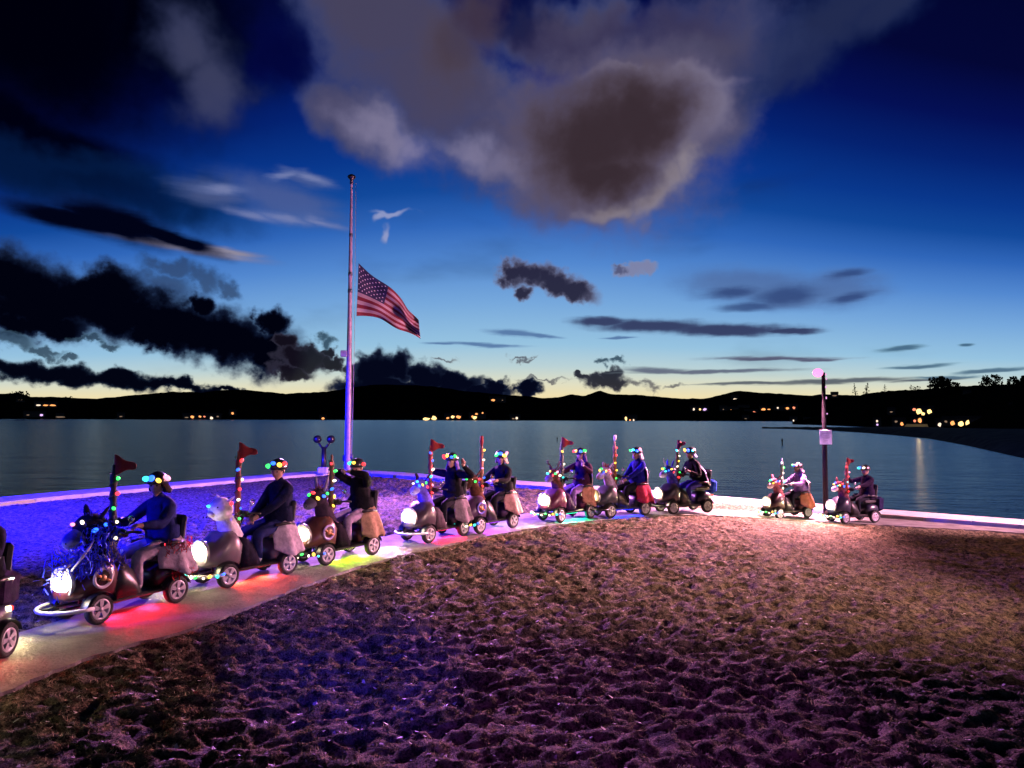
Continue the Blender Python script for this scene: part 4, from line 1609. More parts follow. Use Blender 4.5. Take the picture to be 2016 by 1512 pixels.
def scooter(sp):
    Fp, Rp = px2g(*sp['f']), px2g(*sp['r'])
    hd = (Fp - Rp)
    hd.z = 0
    if 'head' in sp:
        hd = Vector(sp['head'])
    hd.normalize()
    rt = Vector((hd.y, -hd.x, 0))
    sc = sp.get('scale', 1.05)
    mid = (Fp + Rp) / 2 + rt * .27 * sc
    if 'head' in sp:
        mid = Rp + hd * .5 * sc + rt * .27 * sc
    mid.z = gz1(mid.x) + .014
    rz = math.atan2(hd.y, hd.x)
    T = thing('mobility_scooter', sp['label'], 'mobility scooter', mid, rz, 'decorated mobility scooters riding in a line', sc)
    # wheels
    for x in (.5, -.5):
        for y in (.27, -.27):
            w = put('wheel', shared('wheel', wheel_mesh), T, (x, y, .165))
            w.rotation_euler = (0, random.random() * 6, R(random.uniform(-4, 8)) if x > 0 else 0)
            put('rim', shared('rim', rim_mesh), w)
    body_m = mat(sp['body'][0], sp['body'][1], .35, 0, .1, coat=.3)

    # deck
    def deck():
        mb = MB()
        mb.box((-.08, 0, .2), (.86, .5, .05), bev=.015)
        mb.box((0, 0, .155), (1.05, .16, .04), bev=.01)
        return mb.mesh('deck', M_BLACK)
    put('deck', shared('deck', deck), T)

    for key, x, r_, x2, r2 in (('front', .5, .018, .42, .03), ('rear', -.5, .022, -.44, .04)):
        def axle():
            mb = MB()
            mb.tube([(x, -.25, .165), (x, .25, .165)], r_, 8)
            mb.tube([(x, 0, .165), (x2, 0, .3)], r2, 8)
            return mb.mesh('axle', M_CHROME)
        put('axle', shared('axle' + key, axle), T)
    # rear motor housing
    mb = MB()
    rings_ = []
    for x, w, zb_, zt in ((-.28, .22, .22, .42), (-.38, .25, .23, .5), (-.52, .26, .26, .52), (-.66, .24, .26, .48), (-.74, .17, .28, .42)):
        rings_.append([Vector((x, w * math.copysign(abs(math.cos(2 * math.pi * k / 12)) ** .6, math.cos(2 * math.pi * k / 12)), (zb_ + zt) / 2 + (zt - zb_) / 2 * math.copysign(abs(math.sin(2 * math.pi * k / 12)) ** .6, math.sin(2 * math.pi * k / 12)))) for k in range(12)])
    mb.loft(rings_)
    part('rear_housing', mb, body_m, T)
    cowl(T, body_m)

    def mudguard():
        mb = MB()
        rows_ = []
        for k in range(9):
            a = math.pi * (.08 + .84 * k / 8)
            for_r = .185
            rows_.append([Vector((math.cos(a) * for_r, -.055, math.sin(a) * for_r)), Vector((math.cos(a) * (for_r + .012), 0, math.sin(a) * (for_r + .012))), Vector((math.cos(a) * for_r, .055, math.sin(a) * for_r))])
        mb.loft(rows_, closed=False, caps=False)
        return mb.mesh('mudguard', M_BLACK)
    for x in (.5, -.5):
        for y in (.27, -.27):
            put('mudguard', shared('fender', mudguard), T, (x, y, .165))
    # dark leg shield between cowl and seat
    mb = MB()
    mb.smooth = True
    rings_ = []
    for x, w, zt in ((.28, .25, .64), (.16, .25, .6), (.04, .25, .5), (-.06, .24, .3)):
        rings_.append([Vector((x, y, z)) for y, z in ((-w, .22), (-w, zt * .7), (-w * .8, zt), (0, zt + .03), (w * .8, zt), (w, zt * .7), (w, .22))])
    mb.loft(rings_, closed=True, caps=True)
    part('leg_shield', mb, fabric(sp['shield'][0], sp['shield'][1]) if 'shield' in sp else M_BLACK, T)
    # headlight
    hx, hzz = .735, .46
    mb = MB()
    mb.lathe([(.12, -.05), (.185, -.02), (.19, .02), (.17, .03), (.165, .0), (.12, -.02)], (hx, 0, hzz), 'X', 20)
    hl_ = part('headlight', mb, mat('headlight_reflector', (.8, .8, .78), .25, .6), T)
    mb = MB()
    rr_ = sp.get('lens', .165)  # lens oversized to take in the painted halo
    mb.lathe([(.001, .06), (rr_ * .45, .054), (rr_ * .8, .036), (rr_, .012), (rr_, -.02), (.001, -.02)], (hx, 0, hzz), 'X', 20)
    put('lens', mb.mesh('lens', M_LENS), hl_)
    # side ring badge on the cowl
    ring_m = mat(sp['ring'][0], sp['ring'][1], .35) if 'ring' in sp else None
    if ring_m:
        for s in (1, -1):
            mb = MB()
            mb.lathe([(.085, .0), (.09, s * .012), (.115, s * .014), (.122, 0)], (.47, s * .285, .5), 'Y', 24)
            rg = part('side_ring', mb, ring_m, T)
            mb = MB()
            mb.lathe([(.001, s * .02), (.03, s * .018), (.035, .0)], (.47, s * .285, .5), 'Y', 12)
            for q in range(2):
                a = q * math.pi + .5
                mb.tube([(.47 + math.cos(a) * .03, s * .29, .5 + math.sin(a) * .03), (.47 + math.cos(a) * .095, s * .292, .5 + math.sin(a) * .095)], [.014, .02], 6)
            part('ring_centre', mb, mat('orange_badge', (.55, .25, .1), .4), rg)
    # front bumper bar
    mb = MB()
    bpts = []
    for k in range(13):
        a = math.pi * (-.5 + k / 12)
        bpts.append((.6 + math.cos(a) * .36, math.sin(a) * .33, .2))
    mb.tube(bpts, [.022] * 13, 8)
    bm_ = part('front_bumper', mb, M_WHITE if sp.get('bumper') == 'white' else M_BLACK, T)
    mb = MB()
    mb.tube([(.5, -.1, .2), (.94, -.1, .2)], .015, 6)
    mb.tube([(.5, .1, .2), (.94, .1, .2)], .015, 6)
    part('bumper_strut', mb, M_BLACK, bm_)
    if sp.get('bbulbs'):
        cyc = ['yellow', 'white', 'cyan', 'white', 'yellow', 'cyan', 'white', 'green', 'white', 'yellow', 'cyan', 'blue']
        for k in range(12):
            a = math.pi * (-.32 + .8 * k / 11)
            bulb(bm_, (.6 + math.cos(a) * .385, math.sin(a) * .355, .205 + .012 * math.sin(k * 3)), cyc[k], .026)

    # tiller, handlebar, seat
    def tiller():
        mb = MB()
        mb.tube([(.3, 0, .3), (.22, 0, .62), (.1, 0, .88)], [.05, .045, .035], 10)
        mb.box((.08, 0, .92), (.12, .22, .08), (0, -.5, 0), .02)
        return mb.mesh('tiller', M_BLACK)
    tl = put('tiller', shared('tiller', tiller), T)

    def bar():
        mb = MB()
        mb.tube([(.08, -.1, .92), (.05, -.2, .94), (.0, -.28, .93)], .016, 8)
        mb.tube([(.08, .1, .92), (.05, .2, .94), (.0, .28, .93)], .016, 8)
        return mb.mesh('handlebar', M_BLACK)
    hb = put('handlebar', shared('bar', bar), tl)
    for s in (-1, 1):
        mb = MB()
        mb.tube([(.12, s * .16, .93), (.13, s * .24, 1.06)], .007, 6)
        mb.ell((.13, s * .26, 1.1), (.012, .055, .04), 10, 6)
        if s == 1 or not sp.get('nomirror'):
            part('mirror', mb, M_CHROME, tl)

    def seat():
        mb = MB()
        mb.box((-.43, 0, .58), (.42, .44, .1), bev=.03)
        mb.tube([(-.45, 0, .4), (-.45, 0, .55)], .04, 8)
        return mb.mesh('seat', M_SEAT)
    st = put('seat', shared('seat', seat), T)

    def back():
        mb = MB()
        mb.box((-.66, 0, .82), (.08, .42, .46), (0, -.14, 0), .03)
        return mb.mesh('backrest', M_SEAT)
    put('backrest', shared('back', back), T)

    def armr():
        mb = MB()
        mb.tube([(-.62, .25, .72), (-.5, .26, .74), (-.28, .26, .74)], [.018, .024, .022], 8)
        mb.tube([(-.62, .25, .72), (-.62, .22, .58)], .012, 6)
        return mb.mesh('armrest', M_BLACK)
    ar = shared('arm', armr)
    put('armrest', ar, T)
    o = put('armrest', ar, T)
    o.scale = (1, -1, 1)
    for s in (-1, 1):
        mb = MB()
        mb.box((-.755, s * .15, .4), (.02, .08, .05), bev=.008)
        part('tail_light', mb, M_TAIL, T)
    if 'drape' in sp:
        dm = fabric(sp['drape'][0], tuple(v * .62 for v in sp['drape'][1]))
        cloth_skirt(-.12, -.8, .86, sp.get('dz', .27), .33, seed=hash(sp['drape'][0]) % 99 if False else len(sp['drape'][0]), m=dm, parent=T, ruff=.028)
    for j, tn in enumerate(sp.get('tinsel', [])):
        tinsel(T, tn[0], tn[1], mat(tn[2][0], tn[2][1], .28, .7, .5, 40), tn[3], tn[4], 20 + j)
    for ex in sp.get('extra', []):
        ex(T)
    animal(T, sp)
    flag_pole(T, sp, Vector((hd.x, -hd.y, 0)))
    # lights under the deck and at the headlamp, in this scooter's own place
    M = Matrix.Translation(mid) @ Matrix.Rotation(rz, 4, 'Z') @ Matrix.Scale(sc, 4)
    if sp.get('glow'):
        strip = MB()
        strip.box((-.05, 0, .128), (.6, .05, .012), bev=.003)
        part('underglow_strip', strip, mat('underglow_' + sp['glowname'], (.1, .1, .1), .4, emit=sp['glow'], estr=6), T)
        for gx_, gy_ in ((.22, .1), (-.22, .1)):
            lamp('underglow_lamp', 'SPOT', M @ Vector((gx_, gy_, .145)), sp.get('gp', 9) * 3.2, sp['glow'], M @ Vector((gx_, gy_ + .12, 0)), .05, 148, .7)
    lamp('added_headlight_spill', 'POINT', M @ Vector((hx + .17, .05, hzz + .02)), 20, (1, .85, .5), size=.08)  # added point lamp ahead of the lens, enlarging its glow
    light_cone(T, M @ Vector((hx + .1, 0, hzz)), hd, (1, .76, .38), sp.get('hp', 300), 110, .2)
    # glow on the cowl comes from the added spill lamp before the lens
    PLACED.append((T, M, sc, hd))
    return T, M


# ------------------------------------------------------------------ riders
def elbow(S, H, up, fore, pole):
    d = H - S
    L_ = min(d.length, (up + fore) * .995)
    dn = d.normalized()
    a = (up * up - fore * fore + L_ * L_) / (2 * L_)
    h = math.sqrt(max(up * up - a * a, 0))
    pl = pole - dn * pole.dot(dn)
    pl.normalize()
    return S + dn * a + pl * h


def skin_mesh(name, chains, mats_):
    """chains: list of (points, radii, material index). The first chain point list holds the trunk; shared joints are merged"""
    verts, rad, edges, segs = [], [], [], []

    def vid(p, r):
        for i, q in enumerate(verts):
            if (q - p).length < 1e-4:
                return i
        verts.append(p.copy())
        rad.append(r)
        return len(verts) - 1
    for pts, rr_, mi in chains:
        prev = None
        for p, r in zip(pts, rr_):
            i = vid(Vector(p), r)
            if prev is not None:
                edges.append((prev, i))
                segs.append((verts[prev], verts[i], mi))
            prev = i
    me = bpy.data.meshes.new(name)
    me.from_pydata(verts, edges, [])
    ob = bpy.data.objects.new(name + '_tmp', me)
    COL.objects.link(ob)
    sk_ = ob.modifiers.new('s', 'SKIN')
    sk_.use_smooth_shade = True
    lay = me.skin_vertices[0] if me.skin_vertices else None
    if lay is None:
        bm = bmesh.new()
        bm.from_mesh(me)
        bm.verts.layers.skin.verify()
        bm.to_mesh(me)
        bm.free()
        lay = me.skin_vertices[0]
    # roots: first vertex of each island
    seen = set()
    adj = {i: [] for i in range(len(verts))}
    for a, b in edges:
        adj[a].append(b)
        adj[b].append(a)
    for i in range(len(verts)):
        lay.data[i].use_root = False
        rr2 = rad[i]
        lay.data[i].radius = rr2 if hasattr(rr2, '__len__') else (rr2, rr2)
        if i not in seen:
            lay.data[i].use_root = True
            stk = [i]
            while stk:
                q = stk.pop()
                if q in seen:
                    continue
                seen.add(q)
                stk += adj[q]
    sb = ob.modifiers.new('sub', 'SUBSURF')
    sb.levels = sb.render_levels = 1
    dg = bpy.context.evaluated_depsgraph_get()
    out = bpy.data.meshes.new_from_object(ob.evaluated_get(dg), preserve_all_data_layers=False, depsgraph=dg)
    bpy.data.objects.remove(ob)
    out.materials.clear()
    for m in mats_:
        out.materials.append(m)
    A = np.array([s[0] for s in segs])
    B = np.array([s[1] for s in segs])
    MI = np.array([s[2] for s in segs])
    c = np.empty(len(out.polygons) * 3)
    out.polygons.foreach_get('center', c)
    c = c.reshape(-1, 3)
    AB = B - A
    t = np.clip(((c[:, None] - A) * AB).sum(-1) / (AB ** 2).sum(-1), 0, 1)
    d = np.linalg.norm(c[:, None] - (A + t[..., None] * AB), axis=-1)
    out.polygons.foreach_set('material_index', MI[d.argmin(1)].astype(np.int32))
    out.polygons.foreach_set('use_smooth', [True] * len(out.polygons))
    return out


def head_mesh_into(mb, hc, rot, S=1.0):
    """skull, jaw, nose, ears, eyes and mouth; material 0 skin, 4 eye, 5 lip"""
    Rm = Euler(rot).to_matrix()

    def fn(d):
        k = 1.0
        f = max(d.x, 0)
        # narrower jaw, flatter face
        if d.z < 0:
            k *= 1 - .16 * abs(d.y) * -d.z * 2
        k *= 1 - .07 * f ** 6
        # nose
        k += .24 * math.exp(-((d.y / .13) ** 2 + ((d.z + .12) / .16) ** 2)) * (1 if d.x > 0 else 0)
        # brow and eye hollows
        for s in (-1, 1):
            k -= .09 * math.exp(-(((d.y - s * .36) / .17) ** 2 + ((d.z - .08) / .12) ** 2)) * (1 if d.x > 0 else 0)
        # chin
        k += .07 * math.exp(-((d.y / .25) ** 2 + ((d.z + .85) / .18) ** 2)) * (1 if d.x > 0 else 0)
        return k
    mb.mi = 0
    b = len(mb.v)
    mb.ell((0, 0, 0), (.098 * S, .077 * S, .122 * S), 28, 20, None, fn)
    for s in (-1, 1):
        mb.ell((-.005 * S, s * .078 * S, -.005), (.018 * S, .01 * S, .03 * S), 8, 6, (0, 0, s * .3))
    mb.mi = 4
    for s in (-1, 1):
        mb.ell((.083 * S, s * .031 * S, .01 * S), (.009 * S, .014 * S, .008 * S), 8, 6)
    mb.mi = 5
    mb.ell((.089 * S, 0, -.058 * S), (.008 * S, .024 * S, .007 * S), 8, 5)
    mb.mi = 0
    for i in range(b, len(mb.v)):
        mb.v[i] = tuple(hc + Rm @ Vector(mb.v[i]))


POSE = {
    'grip': dict(L=(.02, .27, .96), Rr=(.02, -.27, .96), lean=.04),
    'lap': dict(L=(-.08, .07, .80), Rr=(-.08, -.05, .78), lean=-.02),
    'photo': dict(L=(-.14, .09, 1.30), Rr=(-.14, -.07, 1.31), lean=.05, out=1),
    'raised': dict(L=(-.3, .36, 1.28), Rr=(-.26, -.36, 1.32), lean=.0, out=.6),
    'wave': dict(L=(.02, .27, .96), Rr=(-.12, -.34, 1.2), lean=.0, out=.2),
    'lean': dict(L=(.02, .27, .96), Rr=(.02, -.27, .96), lean=.2),
    'wave_left': dict(L=(-.12, .33, 1.14), Rr=(.02, -.27, .96), lean=-.02, out=.2),
}


def rider(sp, T, M, sc):
    ps = POSE[sp['pose']]
    e = thing('person', sp['plabel'], 'person', M.translation, T.rotation_euler.z, 'helmeted riders of the decorated scooters', sc * sp.get('ps', 1.1))
    e.location.z = T.location.z - (sp.get('ps', 1.1) - 1) * .45
    ln = ps['lean']
    pel = Vector((-.47, 0, .70))
    sp1 = pel + Vector((-.01 + ln * .3, 0, .16))
    chest = pel + Vector((ln * .8, 0, .33))
    nb_ = pel + Vector((ln * 1.1, 0, .455))
    nk = nb_ + Vector((.015, 0, .06))
    hb_ = nk + Vector((.02, 0, .05))
    hc = nk + Vector((.035, 0, .125))
    jm_ = fabric(sp['jacket'][0], sp['jacket'][1])
    tm = fabric(sp['pants'][0], sp['pants'][1])
    shm = M_SHOE_W if sp.get('shoe') == 'w' else M_SHOE_B
    ch = [([pel, sp1, chest, nb_, nk, hb_], [(.165, .15), (.165, .15), (.18, .15), (.08, .08), (.052, .052), (.05, .05)], 1)]
    hands = []
    for s, H in ((1, Vector(ps['L'])), (-1, Vector(ps['Rr']))):
        S = nb_ + Vector((-.005, s * .175, -.045))
        o_ = ps.get('out', 0)
        pole = Vector((-.3, s * (.45 + o_), -1 + .9 * o_))
        # wrist sits short of the hand
        w = H.copy()
        El = elbow(S, w, .28, .25, pole)
        if (w - S).length > .52:
            w = S + (w - S).normalized() * .52
        ch.append(([nb_, S, S.lerp(El, .5), El, El.lerp(w, .5), w], [(.08, .08), (.085, .085), .072, .064, .056, .036], 1))
        fd = (w - El).normalized()
        if sp['pose'] in ('raised',) or (sp['pose'] == 'wave' and s < 0) or (sp['pose'] == 'wave_left' and s > 0):
            fd = Vector((.15, 0, 1)).normalized()
        palm = w + fd * .075
        ch.append(([w, w + fd * .03, palm], [.034, (.03, .022), (.036, .018)], 0))
        hands.append((w, palm, fd, s))
    for s in (-1, 1):
        hp = pel + Vector((0.02, s * .085, -.02))
        kn = Vector((-.02, s * .15, .60))
        an = Vector((-.06, s * .15, .31))
        to = Vector((.09, s * .165, .255))
        ch.append(([pel, hp, hp.lerp(kn, .5), kn, kn.lerp(an, .45), an], [(.165, .15), (.112, .105), .095, .078, .066, .05], 2))
        ch.append(([an, an + Vector((.02, 0, -.035)), to], [.045, (.045, .04), (.04, .026)], 3))
    body = skin_mesh('body', ch, [M_SKIN, jm_, tm, shm, M_EYE, M_LIP])
    # fingers
    fch = []
    for w, palm, fd, s in hands:
        side = fd.cross(Vector((0, 0, 1)) if abs(fd.z) < .8 else Vector((1, 0, 0))).normalized()
        nrm3 = side.cross(fd).normalized()
        curl = -1 if fd.z < .8 else .25
        for k, ln_ in enumerate((.062, .072, .068, .052)):
            b = palm + side * (.027 - .018 * k) - fd * .012
            c1 = .55 if curl < 0 else .9
            fch.append(([b, b + (fd * c1 + nrm3 * .35 * curl).normalized() * ln_ * .5, b + (fd * c1 + nrm3 * .35 * curl).normalized() * ln_ * .5 + (fd * (.1 if curl < 0 else .8) + nrm3 * curl).normalized() * ln_ * .5], [.0095, .009, .0075], 0))
        b = w + fd * .03 + side * .03
        fch.append(([b, b + (fd * .7 + side * .6).normalized() * .035, b + (fd * .8 + side * .35 + nrm3 * .3 * curl).normalized() * .06], [.011, .010, .0085], 0))
    fm = skin_mesh('fingers', fch, [M_SKIN])
    mb = MB()
    head_mesh_into(mb, hc, (0, sp.get('nod', .08), sp.get('turn', .25)))
    hm = mb.mesh('head', [M_SKIN, jm_, tm, shm, M_EYE, M_LIP])
    bm = bmesh.new()
    bm.from_mesh(body)
    bm.from_mesh(fm)
    bm.from_mesh(hm)
    bm.to_mesh(body)
    bm.free()
    put('body', body, e)
    # jacket: collar, hem, cuffs
    mb = MB()
    mb.lathe([(.062, 0), (.078, .01), (.072, .06), (.058, .065)], nb_ + Vector((.01, 0, .005)), 'Z', 16)
    part('collar', mb, jm_, e)
    mb = MB()
    hr = []
    for z, rx, ry in ((.2, .16, .19), (.1, .17, .2), (.0, .18, .21), (-.07, .185, .215)):
        hr.append([pel + Vector((math.cos(2 * math.pi * k / 24) * rx * (1 + .04 * math.sin(k * 3)), math.sin(2 * math.pi * k / 24) * ry, z + .02 * math.cos(2 * math.pi * k / 24))) for k in range(24)])
    mb.loft(hr, closed=True, caps=False)
    part('jacket_hem', mb, jm_, e)
    # helmet
    mb = MB()
    tr = sp.get('turn', .25)
    hr = []
    for k in range(8):
        th = math.pi * .5 * k / 7 * 1.08
        hr.append([hc + Matrix.Rotation(tr, 3, 'Z') @ Vector((math.sin(th) * math.cos(2 * math.pi * j / 22) * .135 - .012, math.sin(th) * math.sin(2 * math.pi * j / 22) * .112, .035 + math.cos(th) * .125 - .012 * max(0, math.cos(2 * math.pi * j / 22)) * 0)) for j in range(22)])
    mb.loft(hr, closed=True, caps=False)
    hel = part('helmet', mb, M_HELMET, e)
    so = hel.modifiers.new('thickness', 'SOLIDIFY')
    so.thickness = .018
    mb = MB()
    mb.tube([hc + Vector((.0, s * .1, .03)) if abs(s) == 1 else hc + Vector((.03, 0, -.13)) for s in (-1, 0, 1)], .006, 5)
    part('chin_strap', mb, M_BLACK, hel)
    cols = sp.get('hb', ['cyan', 'blue', 'yellow', 'red'])
    n = len(cols)
    for k, c_ in enumerate(cols):
        a = -.95 + 2.3 * k / (n - 1)
        # first colour sits on the rider's right, last on the left
        p = hc + Matrix.Rotation(tr, 3, 'Z') @ Vector((math.cos(a) * .132, math.sin(a) * .115, .07 + .022 * (k % 2)))
        bulb(hel, p, c_, .034)
    if sp.get('hair'):
        nm, col, hl2 = sp['hair']
        mb = MB()
        rows_ = []
        for k in range(8):
            t = k / 7
            row = []
            for j in range(17):
                s = j / 16
                a = math.pi * (.42 + 1.16 * s)
                rf = .008 * math.sin(j * 2.9 + k)
                row.append(hc + Vector((math.cos(a) * (.105 + .03 * t + rf) - .01 - .02 * t, math.sin(a) * (.092 + .04 * t + rf), .03 - hl2 * t + .01 * math.sin(j * 1.7) * t)))
            rows_.append(row)
        mb.loft(rows_, closed=False, caps=False)
        ho = part('hair', mb, fabric(nm, col), e)
        so = ho.modifiers.new('thickness', 'SOLIDIFY')
        so.thickness = .02
    if sp.get('lit_back'):  # pale sheet on the back, lamp light painted as its colour
        nm, col = sp['lit_back']
        mb = MB()
        rows_ = []
        for k in range(9):
            t = k / 8
            row = []
            for j in range(15):
                s = j / 14
                a = math.pi * (.6 + .8 * s)
                rf = .012 * math.sin(j * 2.1 + 1) * t
                base = nb_.lerp(pel, t)
                row.append(base + Vector((math.cos(a) * (.1 + .11 * min(1, t * 2.5) + rf), math.sin(a) * (.1 + .14 * min(1, t * 2.5) + rf), .02 - .08 * t)))
            rows_.append(row)
        mb.loft(rows_, closed=False, caps=False)
        ho = part('lit_back', mb, fabric(nm, col), e)
        so = ho.modifiers.new('thickness', 'SOLIDIFY')
        so.thickness = .012
    return e


NAVY = ('navy_jacket_cloth', (.012, .018, .09))
BLK = ('black_jacket_cloth', (.008, .008, .012))
DARKP = ('dark_trouser_cloth', (.01, .01, .018))
BLUEP = ('dark_blue_trouser_cloth', (.015, .02, .09))
PALE = ('pale_lilac_cloth', (.5, .42, .5))


def basket(T):
    mb = MB()
    for z in (.62, .7, .78):
        mb.tube([(.5, -.15, z), (.5, .15, z)], .006, 5)
        mb.tube([(.7, -.15, z), (.7, .15, z)], .006, 5)
    part('basket_frame', mb, M_CHROME, T)


def rear_bag(nm, col, loc=(-.82, 0, .62), d=(.2, .36, .34)):
    def f(T):
        mb = MB()
        mb.box(loc, d, (0, -.08, 0), .06)
        part('rear_bag', mb, fabric(nm, col), T)
    return f


def white_strip(T):
    mb = MB()
    mb.tube([(.78, .2, .62), (.66, .27, .82), (.56, .24, .92)], [.012, .016, .008], 6)
    mb.tube([(.95, .3, .66), (.86, .31, .72)], [.014, .01], 6)
    part('reflective_strip', mb, M_WHITE, T)


